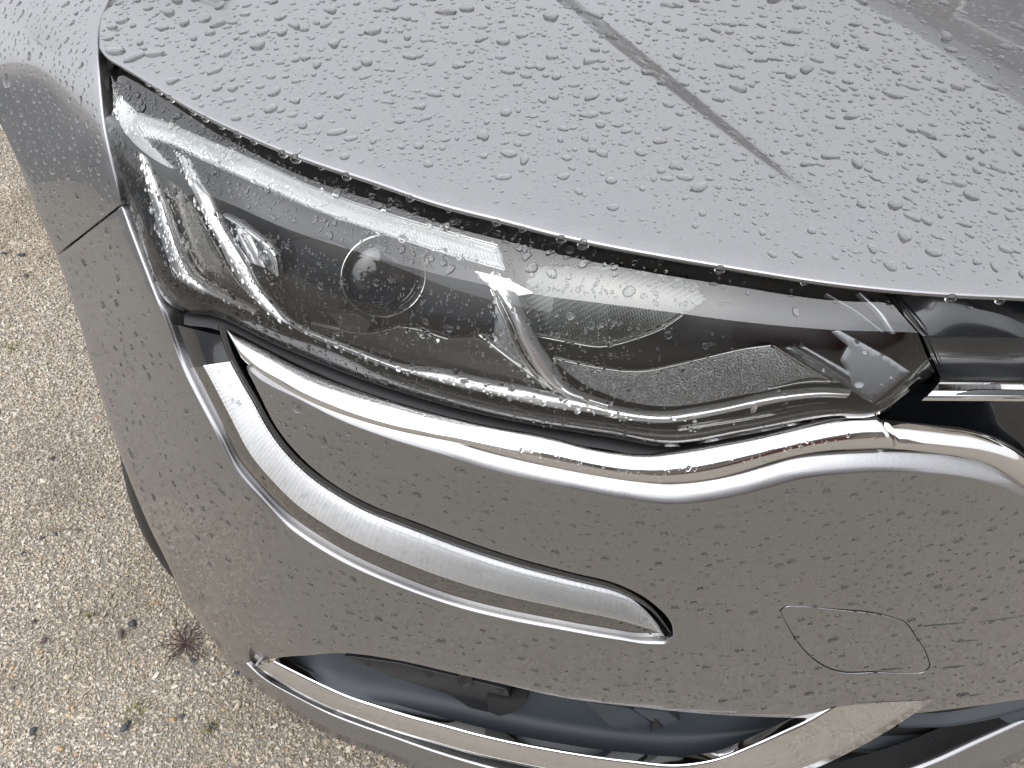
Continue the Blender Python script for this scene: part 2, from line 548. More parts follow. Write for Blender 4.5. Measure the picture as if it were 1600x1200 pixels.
def chips():
    n = 560000
    x = RNG.uniform(-1.95, 0.05, n); y = RNG.uniform(0.12, 2.45, n)
    px, py = project(np.stack([x, y, np.zeros(n)], -1))
    lim = np.interp(py, [150, 400, 740, 1000, 1100, 1250], [120, 230, 370, 560, 760, 900])
    ok = (px > -160) & (px < lim) & (py < 1330) & (py > -60)
    x, y = x[ok], y[ok]
    n = len(x)
    far = np.clip((np.hypot(x, y) - 0.7) / 1.6, 0, 1)
    s = RNG.lognormal(math.log(0.00148), 0.34, n) * (1 + 0.25 * far)
    s = np.clip(s, 0.0008, 0.0042)
    sc = np.stack([s * RNG.uniform(0.8, 1.5, n), s * RNG.uniform(0.6, 1.1, n), s * RNG.uniform(0.5, 0.9, n)], -1)
    V = CUBE_V[None] * (0.82 + 0.0 * sc[:, None]) + RNG.normal(0, 0.26, (n, 6, 3))
    V = V * sc[:, None]
    V = np.einsum('nij,nkj->nki', rand_rot(n), V)
    V += np.stack([x, y, s * RNG.uniform(0.05, 0.75, n)], -1)[:, None]
    F = (CUBE_F[None] + 6 * np.arange(n)[:, None, None]).reshape(-1, 3)
    pal = np.array([(0.55, 0.50, 0.43), (0.62, 0.58, 0.52), (0.48, 0.42, 0.34), (0.40, 0.36, 0.31), (0.68, 0.66, 0.62),
                    (0.52, 0.40, 0.27), (0.30, 0.28, 0.26), (0.58, 0.47, 0.40)])
    pr = np.array([0.33, 0.25, 0.17, 0.08, 0.1, 0.025, 0.015, 0.03])
    c = pal[RNG.choice(len(pal), n, p=pr)] * RNG.uniform(0.69, 0.90, (n, 1)) * np.array([1.08, 1.05, 1.0])
    # damp, silty patches where chippings are darker
    pat = np.sin(x * 9 + 1.3 * np.sin(y * 7)) * np.sin(y * 11 + 2 * np.sin(x * 5)) + 0.5 * np.sin(x * 31 + y * 23)
    pat2 = np.sin(x * 3.1 + 2.0 * np.sin(y * 2.3)) + np.sin(y * 4.7 + 1.5 * np.sin(x * 3.7 + 1.0)) + 0.6 * np.sin(x * 17 - y * 13)
    c *= (1 - 0.16 * np.clip(pat, 0, 1) - 0.13 * np.clip(pat2 - 0.3, 0, 1.4))[:, None]
    c *= np.array([1, 0.985, 0.95]) ** np.clip(pat2, 0, 1.5)[:, None]
    cols = np.concatenate([np.repeat(c[:, None], 6, 1), np.ones((n, 6, 1))], -1)
    o = raw_mesh('gravel_chippings', V.reshape(-1, 3), F, M_chip, False, cols)
    tag(o, 'pale beige stone chippings covering the yard beside the car', 'gravel', kind='stuff')
chips()

# ------------------------------------------------------------------ hood surface (height field)
RR = np.array([-0.42, 0.9075]); LL = np.array([0.9075, 0.42])     # rearward and inboard directions of the car
def hood_base(x, y):
    rho = x * RR[0] + y * RR[1]; lam = x * LL[0] + y * LL[1]
    q = np.minimum(lam, 1.0) - 0.45
    z = 0.803 + 0.12 * (rho - 0.172) - 0.141 * q * q - 0.03 * np.maximum(rho - 0.5, 0) ** 2
    return z
CR0 = CR1 = None
def hood_z(x, y):
    z = hood_base(x, y)
    if CR0 is not None:
        d = CR1 - CR0; L = np.hypot(*d); d = d / L
        nrm = np.array([d[1], -d[0]])
        if nrm @ LL < 0: nrm = -nrm
        s = (x - CR0[0]) * d[0] + (y - CR0[1]) * d[1]
        q = (x - CR0[0]) * nrm[0] + (y - CR0[1]) * nrm[1]
        wd = np.interp(s, [-0.05, 0.0, L, 3 * L], [0.006, 0.009, 0.027, 0.034])
        amp = np.interp(s, [-0.02, 0.0, 0.35 * L, L, 3 * L], [0, 0.0006, 0.0032, 0.0062, 0.008])
        u = np.clip(q / wd, 0, 1)
        st = u + np.where((u > 0) & (u < 1), -np.sin(2 * np.pi * u) / (2 * np.pi) * 0.35, 0)
        z = z - amp * st + amp * 1.0 * np.clip((q - wd) / 0.22, 0, 1) ** 1.5
    return z
def hood_t(px, py):
    d = ray(px, py)
    t = (CAM_H - 0.83) / -d[..., 2]
    for _ in range(40):
        P = CAM + d * t[..., None]
        f = P[..., 2] - hood_z(P[..., 0], P[..., 1])
        t = t + f / (-d[..., 2] + 0.12 * np.abs(d[..., 1]) + 0.02)
    return t
def hood_xy(pts):
    pts = np.asarray(pts, float)
    return at(pts[:, 0], pts[:, 1], hood_t(pts[:, 0], pts[:, 1]))[:, :2]
_c = hood_xy([(1275, 322), (863, 0)])
CR0, CR1 = _c
def hood_surf(x, y):
    return np.stack([x, y, hood_z(x, y)], -1)

# ------------------------------------------------------------------ body surface (bumper and wing)
ctrl = []
def cz(px, py, z): ctrl.append((px, py, float(t_for_z(px, py, z))))
def cy(px, py, y): ctrl.append((px, py, float(t_for_y(px, py, y))))
for a in [(0, 190, .72), (90, 400, .62), (150, 590, .50), (200, 740, .41), (290, 930, .28), (390, 1040, .22),
          (192, 318, .735), (250, 475, .68), (300, 600, .62), (367, 730, .56), (447, 817, .51), (493, 850, .50),
          (522, 1023, .33), (156, 80, .825), (157, 0, .838), (80, 100, .808), (0, 60, .792), (160, 200, .785),
          (100, 250, .74), (60, 300, .69), (-120, 0, .80), (0, -100, .85), (165, -100, .862), (-150, 110, .74)]:
    cz(*a)
for a in [(708, 946, .333), (1021, 1006, .30), (800, 1071, .319), (1000, 1108, .300), (1000, 850, .298), (1000, 765, .304),
          (1300, 800, .298), (1300, 1100, .298), (1600, 1094, .31), (1600, 800, .306), (1800, 950, .325), (700, 700, .337),
          (450, 600, .385), (352, 530, .434), (1350, 700, .303), (1000, 1150, .300), (1300, 1160, .299), (740, 1100, .327), (1600, 1150, .312)]:
    cy(*a)
ctrl = np.array(ctrl)
W_body = TPS(ctrl[:, :2], 1.0 / ctrl[:, 2], lam=0.004)
FOLD = spl([(930, 1000), (1050, 1011), (1130, 1026), (1200, 1039), (1290, 1050), (1380, 1056)], step=6)
def poly_d(cur, px, py):
    q = np.stack([np.ravel(px), np.ravel(py)], -1)
    best = np.full(len(q), 1e9); sgn = np.zeros(len(q)); uu = np.zeros(len(q))
    for i in range(len(cur) - 1):
        a, b = cur[i], cur[i + 1]
        ab = b - a; L = ab @ ab
        t = np.clip(((q - a) @ ab) / L, 0, 1)
        dv = q - (a + t[:, None] * ab)
        d = np.hypot(*dv.T)
        m = d < best
        best[m] = d[m]
        sgn[m] = np.sign(ab[0] * dv[m, 1] - ab[1] * dv[m, 0])
        uu[m] = (i + t[m]) / (len(cur) - 1)
    return (best * sgn).reshape(np.shape(px)), uu.reshape(np.shape(px))
def t_body(px, py):
    return 1.0 / W_body(px, py)
def body_surf(px, py):
    px = np.asarray(px, float); py = np.asarray(py, float)
    t = t_body(px, py)
    d, u = poly_d(FOLD, px, py)
    fade = np.clip(np.sin(np.pi * np.clip(u * 0.86 + 0.1, 0, 1)), 0, 1)
    t = t - 0.0022 * np.exp(-(d / 15.0) ** 2) * fade
    return at(px, py, t)
def body_off(off):
    return lambda px, py: at(px, py, t_body(px, py) + off)

# ------------------------------------------------------------------ the car
car = empty('grey_car', (0.25, 1.4, 0.0))
tag(car, 'wet metallic grey car with chrome trim and wide headlight', 'car')
def carchild(o):
    o.parent = car
    o.matrix_parent_inverse = Matrix.Translation(-Vector(car.location))
    return o
class _P: pass

def part(o, parent=None, label=None):
    """attach to car (level 1) or to a part of it (level 2); all part origins are at the world origin"""
    if parent is None:
        carchild(o)
    else:
        o.parent = parent
    if label:
        o['label'] = label
    return o

# --- bonnet
HE = [(157, 72), (166, 84), (200, 108), (240, 133), (293, 167), (367, 203), (433, 232), (500, 257), (583, 283), (683, 319), (783, 343),
      (867, 366), (950, 384), (1060, 404), (1162, 421), (1294, 442), (1425, 456), (1600, 465), (1800, 472), (2000, 474)]
_he = np.array(HE, float); _he[2:, 1] -= 3.0
_hs = spl(_he, step=7)
for _ in range(60):
    _hs[6:-1, 1] = _hs[6:-1, 1] * 0.5 + 0.25 * (_hs[5:-2, 1] + _hs[7:, 1])
hx = hood_xy(_hs)
SH = [(157, 72), (157, 43), (162, 20), (170, 0)]
shx = hood_xy(spl(SH, step=7))
def car_xy(rho, lam):
    return np.array([RR[0] * rho + LL[0] * lam, RR[1] * rho + LL[1] * lam])
last = shx[-1]
rl = np.array([last @ RR, last @ LL])
left_ext = np.array([car_xy(r, rl[1] - 0.02 * (r - rl[0])) for r in np.linspace(rl[0] + 0.04, 1.20, 12)])
endp = hx[-1]
right_ext = np.array([car_xy(r, 1.05) for r in np.linspace(1.20, 0.25, 16)])
hood_out = np.vstack([np.hstack([hx, np.full((len(hx), 1), 0.0016), np.full((len(hx), 1), 0.0012)]),
                      np.hstack([right_ext[::-1], np.full((16, 1), 0.001), np.full((16, 1), 0.004)]),
                      np.hstack([left_ext[::-1], np.full((12, 1), 0.0012), np.full((12, 1), 0.012)]),
                      np.hstack([shx[::-1][:-1], np.full((len(shx) - 1, 1), 0.0012), np.full((len(shx) - 1, 1), 0.012)])])
hood_out = outline(hood_out)
# fine points along the crease
ce = []
for s in np.linspace(-0.02, 3.0, 150):
    for q in np.linspace(-0.006, 0.044, 18):
        d = (CR1 - CR0); L = np.hypot(*d); dd = d / L
        nr = np.array([dd[1], -dd[0]]); nr = nr if nr @ LL > 0 else -nr
        ce.append(CR0 + dd * s * L + nr * q)
bonnet = part(panel('bonnet', hood_out, hood_surf, M_paint, None, sp=0.011, eps=0.0008, extra=np.array(ce), fold=0.012), label='large pale-reflecting bonnet covered in raindrops')

# --- wing (fender)
ARCH_F = [(-330, -260), (-230, -120), (-120, 20), (-40, 130), (0, 192), (45, 296), (88, 398)]
SEAM = [(88, 398), (140, 358), (188, 320)]
WE = [(188, 320), (181, 287), (171, 247), (161, 200), (155, 150), (152, 110), (150, 80), (150, 58), (155, 27), (166, 0), (190, -70), (225, -160), (260, -240)]
wing_out = outline(seg(ARCH_F, 0.004, 0.03), seg([(88, 396), (139, 356), (187, 318)], 0.0008, 0.012), seg(WE[1:], 0.0015, 0.02), line([(260, -240), (-330, -260)], 0.001, 0.005))
wing = part(panel('wing', wing_out, body_surf, M_paint, None, sp=11))

# --- bumper
ARCH_B = [(287, 936), (262, 880), (235, 826), (199, 740), (172, 665), (146, 580), (118, 482), (90, 403)]
LEFT_HL = [(190, 324), (197, 345), (213, 388), (233, 440), (247, 476), (258, 506), (270, 540), (287, 582), (303, 615), (333, 672), (364, 733), (398, 774),
           (443, 820), (490, 854), (540, 883), (625, 921), (708, 950), (792, 971), (875, 987), (958, 1002), (1021, 1010), (1046, 1008), (1057, 998)]
DR_R = [(1057, 998), (1051, 975), (1018, 940), (970, 914), (890, 893), (812, 872), (730, 845), (650, 815), (580, 788), (533, 763), (493, 734), (458, 700), (430, 663), (408, 620), (392, 588), (386, 576)]
TOPB = [(386, 576), (400, 588), (470, 624), (533, 655), (600, 680), (700, 710), (750, 726), (820, 744), (890, 759), (970, 774), (1050, 783), (1110, 778),
        (1162, 768), (1206, 756), (1250, 744), (1316, 736), (1425, 734), (1480, 738), (1534, 748), (1580, 764), (1620, 788), (1655, 825), (1680, 880), (1692, 950), (1698, 1030), (1700, 1078)]
BOTB = [(1700, 1078), (1600, 1092), (1525, 1103), (1412, 1116), (1319, 1121), (1225, 1121), (1112, 1116), (1000, 1105), (875, 1089), (792, 1070), (708, 1051), (625, 1032), (525, 1020), (485, 1023), (419, 1030), (392, 1040)]
LIPL = [(392, 1040), (372, 1046), (333, 1000), (287, 936)]
_tb = np.array(TOPB, float); _tb[:, 1] += np.interp(_tb[:, 0], [386, 500, 900, 1050, 1300, 1600], [0, 2, 5, 6, 6, 4])
top_seg = seg(_tb, 0.006, 0.012)
top_seg[:, 2] = np.interp(top_seg[:, 0], [386, 420, 600, 750, 1050, 1250, 1500, 1700], [0.005, 0.006, 0.008, 0.0105, 0.0135, 0.0135, 0.0115, 0.010])
bumper_out = outline(seg(ARCH_B, 0.004, 0.03), seg([(90, 402), (141, 362), (190, 324)], 0.0008, 0.012), seg(LEFT_HL[:5], 0.0016, 0.02), seg(LEFT_HL[4:], 0.0034, 0.022),
                     seg(DR_R, 0.0013, 0.02), top_seg, seg(BOTB, 0.0015, 0.02), seg(LIPL, 0.004, 0.02))
TOW = [(1219, 955), (1226, 949), (1244, 948), (1300, 952), (1394, 965), (1413, 972), (1431, 995), (1450, 1029), (1452, 1043), (1442, 1050), (1424, 1052), (1375, 1050),
       (1300, 1046), (1277, 1034), (1255, 1014), (1232, 980), (1219, 955)]
tow = spl(TOW, step=5)[:-1]
tc = np.array([1336, 1000.])
def scaled(p, d):
    v = p - tc
    return tc + v * (1 + d / np.linalg.norm(v, axis=1, keepdims=True))
tow_hole = np.hstack([scaled(tow, 2.2), np.full((len(tow), 1), 0.0006), np.full((len(tow), 1), 0.001)])
tow_lid = np.hstack([scaled(tow, -1.8), np.full((len(tow), 1), 0.0006), np.full((len(tow), 1), 0.001)])
bumper = part(panel('bumper', bumper_out, body_surf, M_paint, None, sp=10, holes=[tow_hole], chamfer=True), label='metallic grey front bumper beaded with water')
o = panel('tow_eye_cover', tow_lid, body_surf, M_paint, None, sp=8); part(o, bumper)
tow_bk = np.hstack([scaled(tow, 9.0), np.full((len(tow), 1), 0.0004), np.full((len(tow), 1), 0.001)])
o = panel('cover_gap_backing', tow_bk, body_off(0.0045), M_void, None, sp=12); part(o, bumper)  # near-black plate added to darken the gap round the cover

# ------------------------------------------------------------------ headlight
# columns: crease (px,py,t), lower edge (px,py,t), upper edge under the bonnet (px,py,t)
LC = np.array([(176, 180, .580), (200, 217, .575), (240, 250, .565), (283, 280, .553), (320, 302, .544), (363, 320, .535), (450, 358, .512), (550, 391, .490),
      (650, 420, .474), (750, 443, .460), (850, 462, .449), (950, 475, .441), (1050, 488, .436), (1162, 503, .436), (1294, 515, .439), (1390, 518, .443), (1434, 520, .446)])
LBm = np.array([(167, 195, .587), (187, 275, .599), (217, 372, .607), (250, 458, .606), (290, 487, .599), (345, 497, .587), (430, 538, .568), (550, 587, .543),
      (650, 620, .526), (750, 647, .512), (850, 667, .501), (950, 683, .494), (1050, 698, .487), (1162, 680, .476), (1290, 655, .463), (1376, 646, .459), (1462, 581, .453)])
LTp = np.array([(172, 112, .577), (195, 92, .575), (245, 112, .566), (300, 145, .555), (350, 170, .545), (400, 190, .534), (480, 225, .515), (570, 255, .493),
      (660, 285, .477), (760, 310, .465), (860, 335, .456), (955, 355, .450), (1060, 375, .4485), (1165, 392, .446), (1290, 410, .445), (1340, 420, .447), (1372, 446, .449)])
NU = 160
_ex = np.maximum(LC[:, 0], 200)
LC[:, 2] = np.minimum(hood_t(_ex, np.interp(_ex, _hs[:, 0], _hs[:, 1])) + 0.011, 0.584)
LC[:3, 2] = [0.581, 0.577, 0.566]
for _ in range(2):
    LC[1:-1, 2] = 0.5 * LC[1:-1, 2] + 0.25 * (LC[:-2, 2] + LC[2:, 2])
LTp[:, 2] = LC[:, 2] * (1 + 0.0166 * (LC[:, 1] - LTp[:, 1]) / 108.0)
LTp[0, 2] = 0.578
print('crease', np.round(LC[:, 2], 3))
lc, lb, lt = knots(LC, NU), knots(LBm, NU), knots(LTp, NU)
def to3(c):
    return at(c[:, 0], c[:, 1], c[:, 2])
C3, B3, T3 = to3(lc), to3(lb), to3(lt)
def pnorm(R0, R1):
    tan = np.gradient(R0, axis=0)
    n = np.cross(tan, R1 - R0)
    n /= np.linalg.norm(n, axis=1, keepdims=True) + 1e-12
    s = ((CAM - R0) * n).sum(-1) < 0
    n[s] *= -1
    return n
def rowsb(A, B, k, bulge):
    n = pnorm(A, B)
    out = []
    for i in range(k + 1):
        u = i / k
        out.append(A * (1 - u) + B * u + n * (bulge * 4 * u * (1 - u)))
    return out
headlight = empty('headlight')
part(headlight, label='wide wet headlight with chrome strips inside')
low = rowsb(C3, B3, 14, 0.004)
upp = rowsb(T3, C3, 10, 0.0025)
lens_rows = upp + low[1:]
# rounded crease: drop the crease row to soften it over a few millimetres
nB = pnorm(low[0], low[-1])
skirt = B3 + (B3 - C3) * 0.02 - nB * 0.012
lens = loft('lens', lens_rows + [skirt], M_lens, headlight)
# hard feature line along the crease
import bmesh
bm_ = bmesh.new(); bm_.from_mesh(lens.data)
bm_.verts.ensure_lookup_table()
for e_ in bm_.edges:
    r0_, r1_ = e_.verts[0].index // NU, e_.verts[1].index // NU
    if r0_ == r1_ == 10:
        e_.smooth = False
bm_.to_mesh(lens.data); bm_.free()

# depth field of the lens for the parts behind it
smp = np.vstack([np.column_stack([*project(r[::8]), np.linalg.norm((r[::8] - CAM), axis=1) / np.linalg.norm(ray(*project(r[::8])), axis=1)]) for r in lens_rows[::3]])
W_lens = TPS(smp[:, :2], 1.0 / smp[:, 2], lam=0.0005)
def t_lens(px, py):
    return 1.0 / W_lens(px, py)
def lens_off(off, ax=0.0, ay=0.0, cx=0, cy_=0):
    return lambda px, py: at(px, py, t_lens(px, py) + off + ax * (np.asarray(px) - cx) + ay * (np.asarray(py) - cy_))

def hl_plate(name, poly, off, material, sp=8, r=0.0006, depth=0.004, curve=True, ax=0, ay=0, cx=0, cy_=0, surf=None, edge=None):
    pl = seg(poly + [poly[0]], r, depth, step=6) if curve else None
    if pl is None:
        p = np.array(poly + [poly[0]], float)
        pp = []
        for i in range(len(p) - 1):
            L = np.hypot(*(p[i + 1] - p[i])); m = max(1, int(L / 6))
            for k in range(m):
                pp.append(p[i] + (p[i + 1] - p[i]) * k / m)
        pp = np.array(pp)
        pl = np.hstack([pp, np.full((len(pp), 1), r), np.full((len(pp), 1), depth)])
    return panel(name, outline(pl), surf or lens_off(off, ax, ay, cx, cy_), material, headlight, sp=sp)

def plane3(p1, p2, p3):
    """flat plate through three picture points with depths (1/t is affine on a plane)"""
    A_ = np.array([[p[0], p[1], 1.0] for p in (p1, p2, p3)])
    c_ = np.linalg.solve(A_, np.array([1.0 / (float(t_lens(p[0], p[1])) + p[2]) for p in (p1, p2, p3)]))
    return lambda px, py: at(px, py, 1.0 / (c_[0] * np.asarray(px, float) + c_[1] * np.asarray(py, float) + c_[2]))
def hl_strip(name, L, R, off0, off1, bulge, material, parent=None, n=40, k=6, tf=None, curl=0.004, saw=0.0):
    tf = tf or t_lens
    n = n * 3 if saw else n
    sw = -saw * (np.arange(n) % 5) / 4.0
    a = spl(L, n=n); b = spl(R, n=n)
    A = at(a[:, 0], a[:, 1], tf(a[:, 0], a[:, 1]) + off0 + sw)
    B = at(b[:, 0], b[:, 1], tf(b[:, 0], b[:, 1]) + off1 + sw)
    rows = rowsb(A, B, k, bulge)
    nn = pnorm(A, B)
    e = (B - A) / (np.linalg.norm(B - A, axis=1, keepdims=True) + 1e-9)
    rows = [A - nn * curl - e * 0.0003] + rows + [B - nn * curl + e * 0.0003]
    return loft(name, rows, material, parent if parent is not None else headlight, smooth=not saw)

# bowl behind everything
hl_plate('housing', [(178, 130), (215, 110), (300, 160), (400, 205), (570, 270), (760, 325), (955, 370), (1165, 405), (1340, 435), (1420, 520), (1450, 580), (1376, 640),
                     (1162, 675), (1050, 690), (950, 676), (750, 640), (550, 580), (430, 530), (345, 490), (262, 465), (225, 372), (195, 275), (178, 195)], 0.045, M_dark, sp=14, curve=False, depth=0.002)
# wall around the rim of the bowl
rim_px = np.vstack([lb, lt[::-1]])
rim_a = at(rim_px[:, 0], rim_px[:, 1], rim_px[:, 2] + 0.002)
ctr = rim_px[:, :2].mean(0)
rin = rim_px[:, :2].copy()
rim_b = at(rin[:, 0], rin[:, 1], rim_px[:, 2] + 0.05)
loft('bowl_wall', [rim_a, rim_b], M_dark, headlight, closed_u=True)
# inner skirt of the lamp: smooth dark band that the lower part of the lens covers
hl_strip('lower_band', [(222, 330), (252, 430), (285, 462), (345, 478), (430, 516), (550, 562), (650, 594), (750, 622), (850, 642), (950, 657), (1050, 668), (1162, 652), (1290, 630), (1370, 634)],
         [(212, 352), (246, 455), (286, 484), (345, 494), (430, 534), (550, 582), (650, 615), (750, 642), (850, 662), (950, 678), (1050, 692), (1162, 675), (1290, 650), (1374, 642)],
         0.012, 0.004, 0.002, M_bezel, n=90)
# upper light guide with fine ribs
gd_u = [(214, 178), (245, 188), (330, 223), (420, 263), (500, 299), (600, 334), (700, 364), (778, 386)]
gd_l = [(226, 214), (250, 219), (330, 254), (420, 294), (500, 329), (600, 364), (700, 396), (790, 421)]
a = spl(gd_u, n=420); b = spl(gd_l, n=420)
zz = 0.0018 * np.where(np.arange(420) % 4 < 2, 1, 0)
A = at(a[:, 0], a[:, 1], t_lens(a[:, 0], a[:, 1]) + 0.013 + zz); B = at(b[:, 0], b[:, 1], t_lens(b[:, 0], b[:, 1]) + 0.013 + zz)
guide = loft('light_guide', rowsb(A, B, 5, 0.003), M_guide, headlight)
hl_strip('guide_edge', [(p[0], p[1] - 5) for p in gd_u], gd_u, 0.010, 0.010, 0.001, M_edge, guide, n=120, k=3)
hl_strip('guide_edge', gd_l, [(p[0], p[1] + 3) for p in gd_l], 0.010, 0.010, 0.001, M_edge, guide, n=120, k=3)
# clear corner block at the outer end of the lamp
hl_plate('corner_reflector', [(184, 150), (214, 178), (226, 214), (268, 262), (232, 242), (200, 212), (183, 180)], 0.012, M_guide, sp=6)
# chrome signature strips
S_off = 0.008
hl_strip('outer_strip', [(216, 236), (225, 272), (234, 310), (250, 370), (262, 405), (276, 432)], [(229, 246), (241, 276), (250, 308), (265, 356), (284, 408), (300, 436)], S_off, S_off + 0.0036, 0.0008, M_chrome_sat, n=60, saw=0.0)
hl_strip('outer_strip_return', [(272, 432), (300, 450), (345, 468), (400, 492)], [(296, 428), (318, 444), (352, 461), (402, 485)], S_off, S_off + 0.002, 0.002, M_chrome_sat)
hl_strip('second_strip', [(276, 238), (288, 270), (304, 304), (320, 340), (340, 376), (358, 414), (382, 450), (410, 482), (440, 503), (480, 518)],
         [(297, 248), (316, 286), (330, 310), (346, 346), (368, 384), (386, 414), (406, 450), (427, 475), (451, 496), (482, 512)], S_off, S_off + 0.0058, 0.001, M_chrome_sat, n=80, saw=0.0)
hl_strip('lower_strip', [(478, 512), (550, 541), (620, 566), (690, 578), (760, 594), (820, 606), (860, 615), (905, 622), (948, 632)],
         [(478, 519), (550, 549), (620, 577), (680, 596), (760, 615), (840, 633), (880, 640), (920, 645), (950, 651)], S_off + 0.0035, S_off - 0.0015, 0.001, M_chrome_sat, n=90)
hl_strip('third_strip', [(776, 452), (800, 490), (820, 540), (840, 576), (860, 600), (880, 613), (912, 624), (950, 634)],
         [(808, 459), (824, 496), (840, 530), (857, 556), (876, 584), (896, 605), (922, 616), (958, 628)], S_off, S_off + 0.0058, 0.001, M_chrome_sat, n=80, saw=0.0)
hl_strip('inner_strip', [(945, 632), (1000, 641), (1040, 643), (1080, 638), (1140, 627), (1180, 618), (1226, 610), (1280, 605), (1331, 607)],
         [(945, 652), (1000, 659), (1040, 661), (1080, 656), (1140, 644), (1180, 636), (1226, 627), (1280, 619), (1326, 619)], S_off + 0.004, S_off - 0.0012, 0.001, M_chrome_sat, n=90)
hl_plate('strip_cap', [(742, 424), (790, 436), (832, 458), (806, 462), (770, 452)], 0.014, M_chrome_sat, sp=6, curve=False)
# blades beside the second strip
hl_strip('blade', [(350, 334), (372, 346), (400, 366), (424, 386), (432, 398)], [(352, 341), (370, 352), (396, 372), (419, 391), (428, 402)], 0.018, 0.018, 0.001, M_chrome_sat)
hl_strip('blade', [(430, 396), (434, 412), (436, 430)], [(424, 398), (427, 414), (432, 434)], 0.020, 0.022, 0.001, M_chrome)
hl_plate('blade', [(368, 346), (388, 364), (414, 418), (391, 410), (372, 372)], 0.02, M_chrome_sat, sp=6, curve=False)
hl_plate('blade', [(388, 360), (424, 392), (432, 432), (414, 416)], 0.026, M_plate, sp=6, curve=False)
# side panel between outer and second strip
hl_plate('side_bezel', [(236, 262), (285, 300), (330, 372), (370, 440), (440, 505), (400, 490), (345, 468), (292, 430), (262, 352)], 0.026, M_silver, sp=9)
hl_strip('bezel_edge', [(250, 312), (272, 372), (300, 430), (350, 462)], [(253, 312), (275, 371), (303, 428), (352, 459)], 0.018, 0.018, 0.0005, M_edge, n=30, k=2)
# projector bowl, ring and dome
pj = at(600., 432., t_lens(600., 432.) + 0.026)
fw = Vector((0.30, -0.86, 0.30)).normalized()
rot = fw.to_track_quat('Z', 'Y').to_matrix()
rotn = np.array(rot)
def lathe(name, prof, material, parent, n=48, centre=pj, R=rotn):
    rows = []
    for (r, z) in prof:
        a = np.linspace(0, 2 * np.pi, n, endpoint=False)
        L = np.stack([r * np.cos(a), r * np.sin(a), np.full(n, z)], -1)
        rows.append(centre + L @ R.T)
    o = loft(name, rows, material, parent, closed_u=True)
    return o
pxm = float(t_lens(600., 432.)) / FPX
projector = lathe('projector', [(66 * pxm, -0.012), (70 * pxm, -0.002), (71 * pxm, 0.0), (68 * pxm, 0.001), (66 * pxm, -0.001), (58 * pxm, -0.008), (52 * pxm, -0.012)], M_bezel, headlight)
lathe('projector_ring', [(67 * pxm, 0.0002), (68 * pxm, 0.0016), (70 * pxm, 0.0018), (71.2 * pxm, 0.0002)], M_edge, projector)
lathe('inner_ring', [(61 * pxm, -0.005), (61.5 * pxm, -0.0025), (63.5 * pxm, -0.0025), (64.5 * pxm, -0.005)], M_silver, projector)
R0 = 61 * pxm
lathe('dome', [(R0 * math.cos(t), -0.005 + R0 * 0.55 * math.sin(t)) for t in np.linspace(0, 1.52, 14)] + [(0.00001, -0.005 + R0 * 0.55)], M_bulbglass, projector)
# bezel under the projector
hl_plate('lower_bezel', [(486, 506), (524, 514), (570, 522), (632, 512), (700, 530), (745, 528), (790, 560), (855, 608), (820, 604), (760, 592), (690, 576), (640, 566), (560, 540), (486, 514)], 0.022, M_bezel, sp=9, curve=False, ax=-0.00002, cx=640)
hl_strip('bezel_edge', [(486, 507), (524, 515), (570, 523), (632, 513), (700, 531)], [(486, 505), (524, 513), (570, 521), (632, 511), (700, 529)], 0.0205, 0.0205, 0.0004, M_edge, n=50, k=2)
hl_plate('bezel_facet', [(512, 490), (556, 492), (580, 506), (568, 520), (532, 510)], 0.021, M_bezel, sp=8, curve=False, ay=0.00025, cy_=500)
hl_plate('dark_visor', [(440, 380), (480, 372), (545, 395), (535, 440), (540, 480), (510, 490), (470, 480), (445, 440)], 0.036, M_dark, sp=9)
# slanting blades left of the third strip
for k, (L, R) in enumerate([([(764, 452), (786, 500), (812, 560), (850, 608)], [(768, 452), (790, 499), (816, 558), (854, 606)]),
                            ([(772, 452), (796, 502), (822, 556), (858, 604)], [(775, 452), (799, 501), (825, 554), (862, 603)]),
                            ([(748, 526), (790, 560), (830, 590), (880, 622)], [(750, 522), (793, 556), (834, 586), (884, 619)])]):
    hl_strip('thin_blade', L, R, 0.018, 0.018, 0.0005, M_edge, n=30, k=2)
hl_plate('blade_panel', [(774, 478), (786, 500), (818, 558), (856, 606), (800, 566), (772, 540)], 0.022, M_plate, sp=7, curve=False)
# high-beam reflector with slanting ribs (modelled)
def rib_surf(px, py):
    px = np.asarray(px, float); py = np.asarray(py, float)
    s = (px - py * 0.95) / 6.2
    w = np.abs((s % 1.0) - 0.5) * 2
    return at(px, py, t_lens(px, py) + 0.026 + 0.0016 * w + 0.00011 * np.abs(px - 950) * 0.3)
hl_plate('ribbed_reflector', [(808, 458), (838, 524), (900, 535), (932, 541), (996, 528), (1040, 510), (1072, 490), (1105, 468), (1085, 440), (1000, 422), (900, 412), (840, 418)], 0.026, M_refl, sp=2.6, curve=False, surf=rib_surf)
hl_strip('reflector_edge', [(836, 526), (900, 538), (932, 543), (996, 530), (1040, 512), (1066, 494)], [(836, 524), (900, 536), (932, 541), (996, 528), (1040, 510), (1066, 492)], 0.023, 0.023, 0.0004, M_edge, n=50, k=2)
